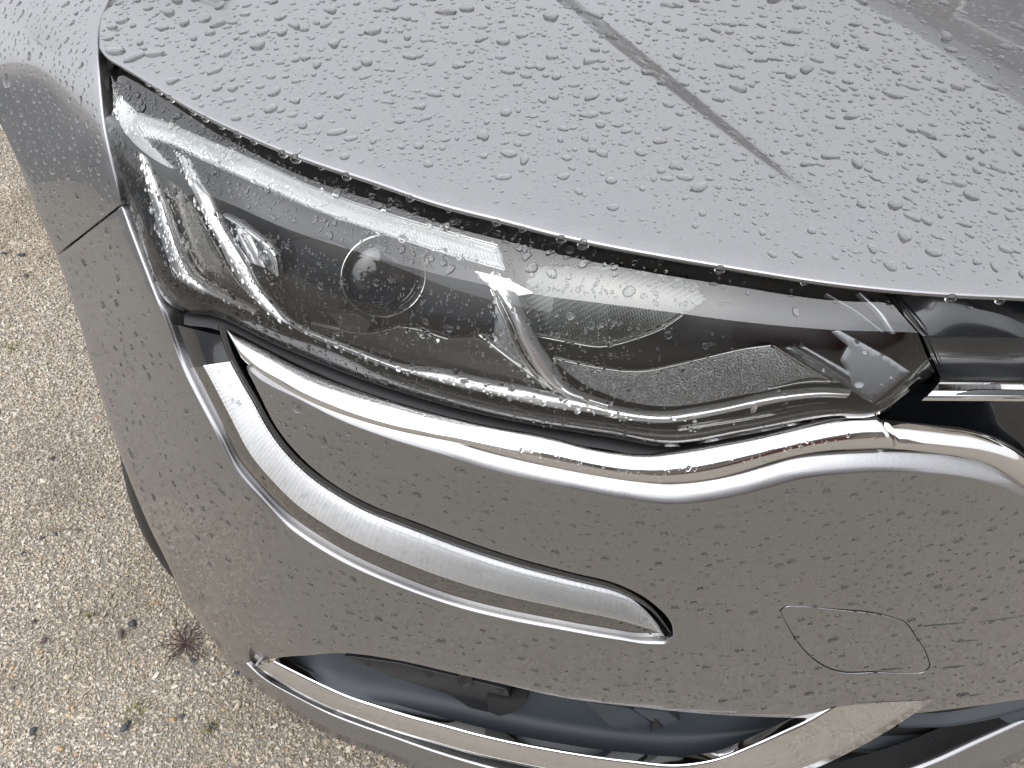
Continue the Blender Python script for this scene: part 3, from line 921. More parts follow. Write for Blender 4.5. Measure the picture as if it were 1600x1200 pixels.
# grained bezel towards the grille
hl_plate('grained_bezel', [(864, 562), (930, 576), (1000, 582), (1060, 571), (1120, 556), (1160, 547), (1204, 542), (1222, 552), (1260, 576), (1298, 597), (1260, 598), (1200, 609), (1140, 620), (1080, 631), (1040, 634), (1000, 630), (950, 616), (905, 594)], 0.020, M_grain, sp=9, ay=-0.00022, cy_=600)
hl_strip('bezel_edge', [(864, 561), (930, 575), (1000, 582), (1060, 571), (1120, 556), (1160, 547), (1204, 541)], [(864, 559), (930, 573), (1000, 580), (1060, 569), (1120, 554), (1160, 545), (1204, 539)], 0.0185, 0.0185, 0.0004, M_edge, n=60, k=2)
hl_strip('bezel_edge', [(1040, 635), (1080, 631), (1140, 620), (1200, 609), (1260, 598), (1316, 598)], [(1040, 633), (1080, 629), (1140, 618), (1200, 607), (1260, 596), (1316, 596)], 0.0185, 0.0185, 0.0004, M_edge, n=60, k=2)
hl_strip('bezel_edge', [(1206, 540), (1230, 556), (1262, 576), (1300, 598)], [(1209, 539), (1233, 554), (1265, 574), (1303, 596)], 0.0185, 0.0185, 0.0004, M_edge, n=30, k=2)
# plate cut in the outline of mirrored sky, its tone painted grey
hl_plate('sky_reflection_plate', [(1300, 519), (1311, 517), (1390, 560), (1421, 581), (1364, 629), (1318, 601), (1228, 544), (1258, 543), (1324, 580), (1314, 562), (1326, 540)], 0.018, M_plate2, sp=8, curve=False, surf=plane3((1228, 544, 0.026), (1421, 581, 0.014), (1364, 629, 0.006)))
for L, R in [([(1240, 540), (1300, 576), (1330, 596)], [(1236, 544), (1296, 580), (1326, 600)]), ([(1340, 458), (1372, 490), (1392, 522)], [(1348, 458), (1380, 490), (1400, 521)]),
             ([(1290, 460), (1340, 490), (1378, 520)], [(1292, 458), (1342, 488), (1380, 518)])]:
    hl_strip('end_blade', L, R, 0.012, 0.012, 0.0006, M_plate, n=20, k=3)
hl_strip('rim_line', [(1060, 672), (1162, 656), (1290, 636), (1368, 636), (1436, 588)], [(1060, 674), (1162, 658), (1290, 638), (1370, 639), (1440, 590)], 0.009, 0.009, 0.0004, M_edge, n=60, k=2)

# rubber seal below the lamp
sl_a = lb[40:146]
se_u = np.column_stack([sl_a[:, 0], sl_a[:, 1] - 3]); se_d = np.column_stack([sl_a[:, 0] - 4, sl_a[:, 1] + 19])
A = at(se_u[:, 0], se_u[:, 1], sl_a[:, 2] + 0.010); B = at(se_d[:, 0], se_d[:, 1], sl_a[:, 2] + 0.002)
seal = part(loft('headlight_seal', rowsb(A, B, 5, 0.001), M_rubber, None))

# ------------------------------------------------------------------ chrome trim under the lamp
CT = [(352, 511), (400, 536), (467, 569), (533, 598), (600, 622), (700, 651), (750, 664), (850, 684), (944, 706), (1009, 713), (1075, 706), (1162, 690), (1250, 671), (1316, 659), (1376, 656)]
CB = [(372, 550), (402, 577), (467, 610), (533, 642), (600, 666), (700, 690), (750, 705), (850, 731), (944, 750), (1009, 759), (1075, 759), (1141, 748), (1206, 728), (1272, 714), (1398, 708)]
def chrome_rows(T, Bt, n, bulge, t_top_off, t_bot_off, tt=None):
    a = knots(T, n); b = knots(Bt, n)
    if tt is None:
        ta = np.interp(a[:, 0], lb[40:146, 0], lb[40:146, 2])
    else:
        ta = tt(a)
    A = at(a[:, 0], a[:, 1], ta + t_top_off)
    B = at(b[:, 0], b[:, 1], t_body(b[:, 0], b[:, 1]) + t_bot_off)
    rows = rowsb(A, B, 12, bulge)
    nn = pnorm(A, B)
    e = (B - A); e /= np.linalg.norm(e, axis=1, keepdims=True)
    return [A - nn * 0.010 - e * 0.001] + rows + [B - nn * 0.010 + e * 0.0005]
# bring both rows to the same number of knots
ctk = spl(CT, n=24); cbk = spl(CB, n=24)
trim_rows = chrome_rows(ctk, cbk - np.array([0, 7.0]) * np.linspace(0.2, 1, 24).clip(0, 1)[:, None], 140, 0.0034, -0.001, -0.001)
trim = part(loft('chrome_trim', trim_rows, M_chrome, None, cap=True))
CT2 = [(1379, 657), (1425, 661), (1469, 666), (1534, 676), (1569, 689), (1600, 709), (1650, 748), (1695, 810), (1722, 890), (1735, 1000), (1740, 1090)]
CB2 = [(1401, 708), (1432, 710), (1469, 714), (1534, 726), (1578, 746), (1600, 762), (1640, 795), (1668, 835), (1690, 895), (1702, 960), (1708, 1085)]
tb2 = lambda a: t_body(a[:, 0], a[:, 1]) + 0.012
trim2 = part(loft('grille_frame', chrome_rows(spl(CT2, n=20), spl(CB2, n=20) - np.array([0, 6.0]), 90, 0.0036, 0.0, -0.001, tb2), M_chrome, None, cap=True))

# ------------------------------------------------------------------ daytime running light in the bumper
DL = [(252, 478), (268, 520), (287, 570), (305, 604), (335, 664), (368, 728), (402, 769), (447, 815), (494, 849), (543, 878), (626, 915), (708, 944), (792, 965), (875, 981), (958, 996), (1015, 1005), (1040, 1004)]
DRr = [(350, 512), (357, 535), (366, 560), (383, 592), (402, 624), (425, 665), (453, 703), (490, 738), (533, 767), (580, 792), (650, 819), (730, 849), (812, 876), (890, 897), (965, 917), (1016, 948), (1048, 988)]
nD = 150
dl, dr = knots(DL, nD), knots(DRr, nD)
def taper_v(v, n):
    u = np.linspace(0, 1, n)
    return (0.45 + (v - 0.45) * np.clip((0.985 - u) / 0.085, 0.02, 1) ** 0.55)[:, None]
def drl_row(v, off, tp=False):
    v = taper_v(v, nD) if tp else v
    p = dl * (1 - v) + dr * v
    return at(p[:, 0], p[:, 1], t_body(p[:, 0], p[:, 1]) + off)
drl = empty('daytime_running_light')
part(drl, label='curved daytime running light set into the bumper')
# black channel behind
loft('channel', [drl_row(-0.12, 0.012), drl_row(0.0, 0.020), drl_row(0.5, 0.026), drl_row(1.0, 0.026), drl_row(1.06, 0.010)], M_black, drl)
i0 = 20                                  # the lit part begins below the black cap
def cut(r, a=i0, b=None): return r[a:b]
def lerp_off(o0, o1):
    u = np.linspace(0, 1, nD)
    return o0 + (o1 - o0) * u
cap_rows = [drl_row(0.03, 0.013), drl_row(0.2, 0.007), drl_row(0.42, 0.004), drl_row(0.46, 0.004), drl_row(0.72, 0.010), drl_row(0.97, 0.016)]
loft('cap', [r[6:i0 + 1] for r in cap_rows], M_black, drl)
end = nD - 2
low_rows = [drl_row(0.05, 0.014, 1), drl_row(0.10, 0.009, 1), drl_row(0.2, 0.0065, 1), drl_row(0.28, 0.0045, 1), drl_row(0.36, 0.0035, 1)]
loft('smoked_facet', [cut(r, i0, end) for r in low_rows], M_smoke, drl)
NF = 640
dlf, drf = knots(DL, NF), knots(DRr, NF)
uu_ = np.linspace(0, 1, NF)
saw = (np.arange(NF) % 5) / 4.0
amp = np.interp(uu_, [0, 0.4, 0.6, 1], [0.0016, 0.0014, 0.0006, 0.0005])
def drl_fine(v, off):
    v = taper_v(v, NF)
    p = dlf * (1 - v) + drf * v
    return at(p[:, 0], p[:, 1], t_body(p[:, 0], p[:, 1]) + off)
ref_rows = []
for k_, v_ in enumerate(np.linspace(0.36, 0.89, 20)):
    o_ = np.interp(v_, [0.36, 0.45, 0.55, 0.64, 0.73, 0.80, 0.89], [0.0040, 0.0034, 0.0042, 0.0054, 0.0068, 0.0080, 0.0098])
    ref_rows.append(drl_fine(v_, o_ - saw * amp + (0.00028 if k_ % 2 else 0.0)))
fa, fb = int(NF * i0 / nD), int(NF * end / nD)
loft('reflector', [r_[fa:fb] for r_ in ref_rows], M_ribs, drl, smooth=False)
lens_rows2 = [drl_row(0.36, 0.0022, 1), drl_row(0.44, 0.0012, 1), drl_row(0.55, 0.0014, 1), drl_row(0.70, 0.0036, 1), drl_row(0.86, 0.0068, 1), drl_row(0.90, 0.0118, 1)]
loft('cover_lens', [cut(r, i0, end) for r in lens_rows2], M_cover, drl)
loft('surround', [cut(drl_row(v_, o_), 0, nD) for v_, o_ in [(0.89, 0.014), (0.905, 0.0100), (0.94, 0.0095), (1.01, 0.0095)]], M_black, drl)

# ------------------------------------------------------------------ grille
def gt(px, py, d=0.0):
    return 1.0 / W_g(px, py) + d
W_g = TPS(np.array([(1380, 440), (1600, 445), (1900, 455), (1440, 528), (1600, 529), (1900, 532), (1455, 590), (1600, 590), (1900, 592)]),
          1 / np.array([.437, .437, .455, .424, .423, .437, .458, .455, .47]), lam=0.0)
def grow(pts, d=0.0, n=60, f=gt):
    p = spl(pts, n=n)
    return at(p[:, 0], p[:, 1], f(p[:, 0], p[:, 1]) + d)
grille = empty('grille')
part(grille)
g_top = grow([(1366, 440), (1450, 440), (1600, 443), (1900, 450)], 0.0)
g_mid0 = grow([(1441, 524), (1480, 525), (1600, 526), (1900, 530)], 0.0)
g_mid = grow([(1443, 529), (1480, 529), (1600, 530), (1900, 533)], 0.0005)
g_low = grow([(1470, 590), (1500, 590), (1600, 590), (1900, 594)], 0.0)
loft('upper_panel', [g_top, g_top * 0.5 + g_mid0 * 0.5, g_mid0, g_mid, g_mid * 0.5 + g_low * 0.5, g_low], M_black, grille)
# raised lip next to the lamp
lip_l = spl([(1374, 446), (1402, 474), (1428, 505), (1447, 535), (1462, 572)], n=30)
la = at(lip_l[:, 0] - 2, lip_l[:, 1], gt(lip_l[:, 0], lip_l[:, 1]) + 0.012)
lb_ = at(lip_l[:, 0] + 8, lip_l[:, 1] - 1, gt(lip_l[:, 0], lip_l[:, 1]) - 0.002)
lc_ = at(lip_l[:, 0] + 14, lip_l[:, 1] - 1, gt(lip_l[:, 0], lip_l[:, 1]) + 0.003)
loft('panel_lip', rowsb(la, lb_, 4, 0.0006) + [lc_], M_black, grille)
# black recess below the bar
rec = [grow([(1395, 600), (1470, 600), (1600, 600), (1900, 604)], 0.030), grow([(1385, 640), (1470, 640), (1600, 650), (1900, 660)], 0.032),
       grow([(1372, 668), (1470, 676), (1560, 700), (1700, 900)], 0.020)]
loft('recess', rec, M_black, grille)
# chrome blade
def bar_row(xl, y, d):
    p = spl([(xl, y), (1600, y + 1), (1900, y + 5)], n=50)
    return at(p[:, 0], p[:, 1], gt(p[:, 0], 590.) + d)
bar = loft('chrome_bar', [bar_row(1467, 581, 0.020), bar_row(1464, 585, 0.004), bar_row(1469, 594, -0.0085), bar_row(1469, 597, -0.0102), bar_row(1466, 600, -0.0108), bar_row(1457, 611, -0.0098),
                    bar_row(1450, 618, -0.0100), bar_row(1444, 622, -0.0112), bar_row(1440, 626, -0.0102), bar_row(1442, 628, 0.012)], M_chrome, grille, cap=True, smooth=False)
gr = []
for xl, y, d in [(1530, 609, -0.0112), (1500, 613, -0.0116), (1494, 617, -0.0114)]:
    gr.append(bar_row(xl, y, d))
loft('bar_groove', gr, M_black, bar)

# ------------------------------------------------------------------ lower intake, lip, tyre
def zrow(pts, z, n=80):
    p = np.asarray(pts, float)
    if p.shape[1] == 2:
        p = np.column_stack([p, np.full(len(p), z)])
    q = spl(p, n=n)
    return at(q[:, 0], q[:, 1], t_for_z(q[:, 0], q[:, 1], q[:, 2]))
IN = [(427, 1034, .262), (485, 1063, .262), (537, 1087, .262), (590, 1105, .262), (642, 1121, .262), (695, 1135, .262), (747, 1149, .262), (800, 1161, .262), (875, 1175, .263), (979, 1190, .265),
      (1062, 1197, .268), (1110, 1190, .275), (1160, 1173, .287), (1210, 1152, .303), (1255, 1132, .318), (1320, 1094, .345)]
OU = [(398, 1040, .246), (440, 1068, .238), (500, 1100, .236), (564, 1125, .236), (616, 1143, .236), (669, 1159, .236), (747, 1181, .236), (800, 1193, .236), (900, 1213, .236), (1010, 1228, .238),
      (1110, 1228, .242), (1190, 1215, .252), (1265, 1203, .265), (1330, 1174, .288), (1390, 1140, .312), (1470, 1086, .345)]
def low(L_, x1=1180, x2=1300):
    return [(x, y, z - 0.032 * float(np.interp(x, [400, 520, x1, x2], [0, 1, 1, 0.0]))) for x, y, z in L_]
IN, OU = low(IN), low(OU, 1250, 1440)
ia, oa = zrow(IN, 0, 120), zrow(OU, 0, 120)
nn = pnorm(ia, oa)
nn[:6] = nn[6]
ed = (ia - oa); ed /= np.linalg.norm(ed, axis=1, keepdims=True)
chr_rows = [ia + ed * 0.0012 - nn * 0.010, ia + ed * 0.0012 - nn * 0.0022, ia + ed * 0.0006 - nn * 0.0004, ia - ed * 0.0012] + rowsb(ia - ed * 0.0016, oa, 5, 0.0012) + [oa - nn * 0.008]
part(loft('intake_chrome_strip', chr_rows, M_chrome, None))
RID = [(384, 1036, .240), (411, 1059, .233), (459, 1087, .230), (511, 1113, .228), (564, 1134, .228), (616, 1152, .228), (669, 1171, .228), (747, 1195, .228), (850, 1220, .228), (1000, 1245, .23), (1200, 1250, .23), (1350, 1228, .235), (1450, 1195, .24), (1525, 1160, .245), (1600, 1126, .25), (1750, 1060, .26)]
GRV = [(390, 1035, .240), (420, 1061, .228), (464, 1084, .225), (514, 1108, .223), (566, 1129, .223), (618, 1147, .223), (671, 1164, .223), (748, 1187, .223), (851, 1211, .223), (1000, 1234, .225), (1200, 1238, .225), (1340, 1212, .23), (1440, 1180, .235), (1515, 1146, .24), (1590, 1113, .245), (1740, 1048, .255)]
BOT = [(366, 1038, .236), (384, 1061, .205), (432, 1097, .195), (511, 1147, .19), (590, 1178, .19), (642, 1198, .19), (690, 1215, .19), (770, 1238, .19), (870, 1262, .19), (1010, 1292, .19), (1200, 1298, .19), (1370, 1272, .19), (1490, 1235, .195), (1570, 1200, .2), (1640, 1165, .2), (1790, 1100, .21)]
RID, GRV, BOT = low(RID, 1300, 1800), low(GRV, 1300, 1800), low(BOT, 1300, 1800)
ra, ga, ba = zrow(RID, 0, 120), zrow(GRV, 0, 120), zrow(BOT, 0, 120)
nl = pnorm(ra, ba)
nl[:4] = nl[4]
nl *= np.clip(np.linspace(0.1, 6, 120), 0, 1)[:, None]
g2 = ga - nl * 0.006
lip = part(loft('lower_lip', [ga - nl * 0.02, g2, ga * 0.45 + ra * 0.55 - nl * 0.0012, ra, ra * 0.88 + ba * 0.12 - nl * 0.0012, ra * 0.75 + ba * 0.25 - nl * 0.002, ra * 0.4 + ba * 0.6 - nl * 0.001, ba, ba - nl * 0.03 - np.array([0, 0, 0.004])], M_paint, None))
# intake floor and pocket
def back_row(pts, dt, n=80, f=t_body):
    q = spl(pts, n=n)
    return at(q[:, 0], q[:, 1], f(q[:, 0], q[:, 1]) + dt)
intake = empty('lower_intake')
part(intake)
fl0 = zrow([(p[0], p[1] + 2, p[2] - 0.001) for p in IN], 0, 80)
UPI = [(430, 1030), (485, 1026), (525, 1022), (625, 1034), (708, 1053), (792, 1072), (875, 1091), (1000, 1107), (1112, 1118), (1225, 1123), (1300, 1121)]
mid_px = [(440, 1036), (500, 1050), (560, 1066), (630, 1086), (700, 1102), (780, 1120), (860, 1136), (960, 1150), (1060, 1156), (1150, 1150), (1230, 1136), (1300, 1118)]
f1 = back_row(mid_px, 0.045)
f2 = back_row([(x, y - 8) for x, y in UPI], 0.075)
f15 = back_row([(440, 1030), (500, 1040), (560, 1052), (630, 1068), (700, 1085), (780, 1104), (860, 1121), (960, 1136), (1060, 1142), (1150, 1140), (1230, 1130), (1300, 1114)], 0.055)
loft('intake_floor', [fl0, fl0 * 0.5 + f1 * 0.5, f1, f15, f2], M_plastic, intake)
# scoop and ribs standing in the intake
def in_poly(name, poly, dt, material, depth=0.01, ax=0, cx=0):
    p = []
    for i in range(len(poly)):
        a_, b_ = np.array(poly[i], float), np.array(poly[(i + 1) % len(poly)], float)
        m = max(1, int(np.hypot(*(b_ - a_)) / 7))
        for k in range(m): p.append(a_ + (b_ - a_) * k / m)
    p = np.array(p)
    o = np.hstack([p, np.full((len(p), 1), 0.0012), np.full((len(p), 1), depth)])
    s = lambda px, py: at(px, py, t_body(px, py) + dt + ax * (np.asarray(px) - cx))
    return panel(name, o, s, material, intake, sp=9)
in_poly('pocket_panel', [(540, 1026), (625, 1038), (700, 1056), (790, 1078), (800, 1096), (770, 1114), (735, 1106), (700, 1084), (620, 1060)], 0.040, M_dark)
q = at(726., 1064., t_body(726., 1064.) + 0.036)
Rf = np.array(Vector((-0.1, -0.9, 0.45)).normalized().to_track_quat('Z', 'Y').to_matrix())
lathe('sensor_cap', [(0.0085, -0.004), (0.0085, 0.0), (0.0078, 0.0008), (0.0072, 0.0004), (0.00001, 0.0004)], M_dark, intake, n=32, centre=q, R=Rf)
in_poly('scoop', [(762, 1092), (792, 1098), (824, 1092), (806, 1112), (780, 1119), (764, 1112)], 0.030, M_void, 0.012)
in_poly('rib', [(918, 1100), (985, 1109), (1030, 1138), (962, 1142)], 0.030, M_plastic, 0.02, ax=0.0002, cx=970)
in_poly('rib', [(992, 1110), (1040, 1113), (1062, 1128), (1034, 1136)], 0.030, M_plastic, 0.02, ax=0.0002, cx=1020)
in_poly('drain_hole', [(1024, 1126), (1034, 1138), (1018, 1143)], 0.0265, M_void, 0.004)
# centre lower grille
lowg = empty('lower_grille')
part(lowg)
loft('mesh_back', [back_row([(1270, 1112), (1420, 1108), (1600, 1080), (1760, 1050)], 0.06, 40), back_row([(1150, 1235), (1420, 1222), (1600, 1150), (1760, 1080)], 0.10, 40)], M_void, lowg)
for u_, d_ in [([(1405, 1131), (1440, 1131), (1478, 1130), (1540, 1120), (1600, 1104), (1720, 1066)], [(1400, 1137), (1440, 1137), (1478, 1136), (1540, 1126), (1600, 1110), (1720, 1072)]),
               ([(1335, 1167), (1390, 1169), (1450, 1166), (1525, 1149), (1600, 1119), (1720, 1072)], [(1325, 1175), (1390, 1177), (1450, 1174), (1525, 1156), (1600, 1127), (1720, 1080)]),
               ([(1260, 1203), (1330, 1205), (1420, 1196), (1500, 1172), (1600, 1132), (1720, 1086)], [(1250, 1210), (1330, 1212), (1420, 1203), (1500, 1178), (1600, 1138), (1720, 1092)])]:
    a_, b_ = back_row(u_, 0.035, 50), back_row(d_, 0.035, 50)
    n_ = pnorm(a_, b_)
    loft('fin', [a_ - n_ * 0.03] + rowsb(a_, b_, 3, 0.0008) + [b_ - n_ * 0.03], M_plastic, lowg)

# tyre
wheel = empty('front_wheel')
part(wheel)
def tyre(rho, lam, rad=0.32, wid=0.20, steer=10.0):
    c = car_xy(rho, lam)
    st = math.radians(steer)
    RR, LL = RR0 * math.cos(st) + LL0 * math.sin(st), LL0 * math.cos(st) - RR0 * math.sin(st)
    ctr_ = np.array([c[0], c[1], rad])
    prof = []
    for u in np.linspace(-1, 1, 13):
        prof.append((rad - 0.030 * abs(u) ** 5 - (0.004 if abs(abs(u) - 0.5) < 0.12 else 0.0), u * wid * 0.5))
    prof = [(rad - 0.11, -wid * 0.42)] + [(rad - 0.06, -wid * 0.5 - 0.006)] + prof + [(rad - 0.06, wid * 0.5 + 0.006), (rad - 0.11, wid * 0.42)]
    rows = []
    for r, x in prof:
        a = np.linspace(0, 2 * np.pi, 96, endpoint=False)
        rho_ = r * np.cos(a); z_ = r * np.sin(a)
        rows.append(np.stack([ctr_[0] + RR[0] * rho_ + LL[0] * x, ctr_[1] + RR[1] * rho_ + LL[1] * x, ctr_[2] + z_], -1))
    loft('tyre', rows, M_rubber, wheel, closed_u=True)
    for s_, xx in ((1, -wid * 0.42), (-1, wid * 0.42)):
        rows = []
        for r, dx in [(rad - 0.105, 0.0), (rad - 0.12, 0.012), (0.07, 0.03), (0.001, 0.03)]:
            a = np.linspace(0, 2 * np.pi, 48, endpoint=False)
            x = xx + s_ * dx
            rows.append(np.stack([ctr_[0] + RR[0] * r * np.cos(a) + LL[0] * x, ctr_[1] + RR[1] * r * np.cos(a) + LL[1] * x, ctr_[2] + r * np.sin(a)], -1))
        loft('rim', rows, M_plate, wheel, closed_u=True)
RR0, LL0 = RR, LL
tyre(0.83, 0.028, 0.29, 0.20, 25.0)

# dark inner shell so that no light leaks through the gaps
shell_px = [(175, 90), (400, 190), (800, 320), (1200, 400), (1600, 430), (1850, 440), (1850, 1000), (1600, 1010), (1300, 1035), (1000, 1025), (800, 1000), (600, 965), (480, 950), (400, 925), (320, 860), (240, 680), (190, 480), (170, 300)]
p = []
for i in range(len(shell_px)):
    a_, b_ = np.array(shell_px[i], float), np.array(shell_px[(i + 1) % len(shell_px)], float)
    m = max(1, int(np.hypot(*(b_ - a_)) / 30))
    for k in range(m): p.append(a_ + (b_ - a_) * k / m)
p = np.array(p)
part(panel('inner_shell', np.hstack([p, np.full((len(p), 1), 0.001), np.full((len(p), 1), 0.05)]), lambda px, py: at(px, py, t_body(px, py) + 0.105), M_void, None, sp=40))
# rest of the nose beyond the frame
def nose_row(pts, z, dr=0.0, n=40):
    q = np.array([car_xy(r_ + dr, l_) for l_, r_ in pts])
    q = spl(q, n=n, step=.05)
    return np.column_stack([q, np.full(n, z)])
GP = [(.53, .135), (.73, .115), (.93, .135), (1.15, .19), (1.32, .27)]
loft('grille_back', [nose_row(GP, .27), nose_row(GP, .50, -0.01), nose_row(GP, .70, 0.0), nose_row(GP, .775, 0.03)], M_void, grille)
for zb in (.40, .47, .54, .61):
    loft('slat', [nose_row(GP, zb - .008, 0.0), nose_row(GP, zb - .006, -0.018), nose_row(GP, zb, -0.024), nose_row(GP, zb + .007, -0.018), nose_row(GP, zb + .009, 0.0)], M_black, grille)
FP = [(.95, .07), (1.2, .13), (1.42, .25), (1.56, .45), (1.62, .72)]
part(loft('far_bumper_corner', [nose_row(FP, .20, 0.02), nose_row(FP, .35), nose_row(FP, .55), nose_row(FP, .66, 0.01), nose_row(FP, .70, 0.04)], M_paint, None))
LP = [(.64, .062), (.73, .055), (.96, .06), (1.2, .12)]
part(loft('centre_lip', [nose_row(LP, .26, 0.04), nose_row(LP, .25, 0.005), nose_row(LP, .235, -0.005), nose_row(LP, .19, 0.0), nose_row(LP, .185, 0.05)], M_paint, None))
# cabin behind the bonnet (outside the frame, mirrored in the bonnet)
def c3(rho, lam, z):
    q = car_xy(rho, lam); return (q[0], q[1], z)
cab_b, cab_t = 1.16, 1.80
ws = [c3(cab_b + 0.10, 0.02, .95), c3(cab_b, 0.40, .97), c3(cab_b - 0.02, 0.72, .975), c3(cab_b, 1.04, .97), c3(cab_b + 0.10, 1.42, .95)]
wt = [c3(cab_t + 0.05, 0.22, 1.36), c3(cab_t, 0.45, 1.40), c3(cab_t - 0.01, 0.72, 1.41), c3(cab_t, 1.0, 1.40), c3(cab_t + 0.05, 1.22, 1.36)]
part(loft('windscreen', [spl(ws, n=24), spl(np.array(ws) * 0.5 + np.array(wt) * 0.5 + np.array([0, -0.012, 0.02]), n=24), spl(wt, n=24)], M_glassdark, None))
rf = [c3(cab_t + 1.2, l, z) for l, z in [(0.22, 1.39), (0.45, 1.44), (0.72, 1.45), (1.0, 1.44), (1.22, 1.39)]]
part(loft('roof', [spl(wt, n=24), spl(np.array(wt) * 0.5 + np.array(rf) * 0.5 + np.array([0, 0, 0.03]), n=24), spl(rf, n=24)], M_paint, None))
for lam_a, lam_b in ((0.02, 0.22), (1.42, 1.22)):
    sgn = -1 if lam_a < 0.7 else 1
    a0 = spl([c3(cab_b + 0.10, lam_a, .95), c3(cab_t + 0.05, lam_b, 1.36)], n=12, step=.05)
    part(tube('windscreen_pillar', a0, 0.035, M_paint))
    sd_ = [np.array([c3(cab_b + 0.1, lam_a + sgn * 0.03, .94), c3(cab_t + 1.2, lam_a + sgn * 0.03, .98)]), np.array([c3(cab_t + 0.05, lam_b + sgn * 0.01, 1.355), c3(cab_t + 1.2, lam_b, 1.385)])]
    part(loft('side_window', [spl(sd_[0], n=8, step=.1), spl(sd_[1], n=8, step=.1)], M_glassdark, None))
for lam_s, sgn in ((-0.20, -1), (1.64, 1)):
    rows = [spl([c3(1.35, lam_s - sgn * dx, z), c3(3.0, lam_s - sgn * dx, z)], n=10, step=.2) for dx, z in ((0.04, .22), (0.0, .45), (0.0, .7), (0.05, .88), (0.20, .95))]
    part(loft('body_side', rows, M_paint, None))
part(loft('scuttle', [spl([c3(1.205, -0.02, .90), c3(1.205, 1.05, .93)], n=8, step=.1), spl([c3(cab_b + 0.12, 0.0, .94), c3(cab_b, 1.05, .965)], n=8, step=.1)], M_rubber, None))

# ------------------------------------------------------------------ rain
DROPS = []          # (P, n, r, down-hint, region)
GRAV = np.array([0, 0, -1.0])
def add_drops(region, P, N, r):
    for i in range(len(P)):
        DROPS.append((P[i], N[i], float(r[i]), region))
def px_points(poly, n, rad, keep=None, lo=None, hi=None):
    """random picture points inside poly; rad in photo pixels; larger drops keep clear of each other"""
    lo = poly.min(0) if lo is None else np.maximum(poly.min(0), lo)
    hi = poly.max(0) if hi is None else np.minimum(poly.max(0), hi)
    p = RNG.uniform(lo, hi, (n, 2))
    r = rad(len(p))
    m = inside(poly, p)
    p, r = p[m], r[m]
    if keep is not None:
        m = RNG.uniform(size=len(p)) < keep(p, r)
        p, r = p[m], r[m]
    o = np.argsort(-r)
    p, r = p[o], r[o]
    cell = {}
    ok = []
    for i in range(len(p)):
        cx, cy_ = int(p[i, 0] // 24), int(p[i, 1] // 24)
        good = True
        for a in (-1, 0, 1):
            for b in (-1, 0, 1):
                for j in cell.get((cx + a, cy_ + b), ()):
                    if (p[i, 0] - p[j, 0]) ** 2 + (p[i, 1] - p[j, 1]) ** 2 < (1.15 * (r[i] + r[j]) + 0.6) ** 2:
                        good = False; break
                if not good: break
            if not good: break
        if good:
            cell.setdefault((cx, cy_), []).append(i); ok.append(i)
    return p[ok], r[ok]
def rad_mix(small, sig, big, pbig, lo_=1.0, hi_=10.0):
    def f(n):
        r = RNG.lognormal(math.log(small), sig, n)
        b = RNG.uniform(size=n) < pbig
        r[b] = RNG.lognormal(math.log(big), 0.3, b.sum())
        return np.clip(r, lo_, hi_)
    return f
FR_LO, FR_HI = np.array([-260., -190.]), np.array([1850., 1260.])
# bonnet
hpoly = np.vstack([_hs, [(2000, -200), (235, -200)], np.array(SH)[::-1]])
def keep_h(p, r):
    yy = np.interp(p[:, 0], _hs[:, 0], _hs[:, 1])
    d = yy - p[:, 1]
    k = np.clip((d - 6) / np.interp(p[:, 0], [150, 500, 800, 1100, 1600], [8, 30, 120, 140, 40]), 0.04, 1)
    return np.where(r > 4, k ** 1.3, k)
p, r = px_points(hpoly, 16000, rad_mix(1.7, 0.45, 5.2, 0.07), keep_h, FR_LO, FR_HI)
t = hood_t(p[:, 0], p[:, 1])
P3 = at(p[:, 0], p[:, 1], t)
_, N3 = surf_normals(hood_surf, P3[:, 0], P3[:, 1], 0.0008)
sl = np.clip(1 / np.sqrt(np.abs((ray(p[:, 0], p[:, 1]) / np.linalg.norm(ray(p[:, 0], p[:, 1]), axis=1, keepdims=True) * N3).sum(-1))), 1, 1.7)
add_drops('bonnet', P3, N3, r * t / FPX * sl * 0.92)
# wing and bumper
def body_drops(region, poly, n, rad, keep=None):
    p, r = px_points(poly, n, rad, keep, FR_LO, FR_HI)
    e = edge_dist(poly, p)
    m = e > r + 2.5
    p, r = p[m], r[m]
    P, N = surf_normals(body_surf, p[:, 0], p[:, 1], 1.0)
    vd = (CAM - P); vd /= np.linalg.norm(vd, axis=1, keepdims=True)
    m = (vd * N).sum(-1) > 0.06
    add_drops(region, P[m], N[m], (r * t_body(p[:, 0], p[:, 1]) / FPX)[m])
body_drops('wing', wing_out[:, :2], 7500, rad_mix(2.0, 0.36, 4.2, 0.07))
def keep_b(p, r):
    k = np.full(len(p), 0.92)
    k *= np.where((p[:, 1] > 840 + 0.33 * (p[:, 0] - 200)) & (p[:, 0] < 500) & (p[:, 1] > 860), 0.15, 1)     # dry lower corner
    k *= np.where((p[:, 0] > 1050) & (p[:, 0] < 1210) & (p[:, 1] > 960) & (p[:, 1] < 1010), 0.2, 1)
    k *= np.interp(np.sin(p[:, 0] / 70.0) + np.sin(p[:, 1] / 43.0 + p[:, 0] / 130.0), [-2, 0, 2], [0.55, 0.9, 1.0])
    return k
body_drops('bumper', bumper_out[:, :2], 12500, rad_mix(2.45, 0.36, 5.3, 0.10, 1.4), keep_b)
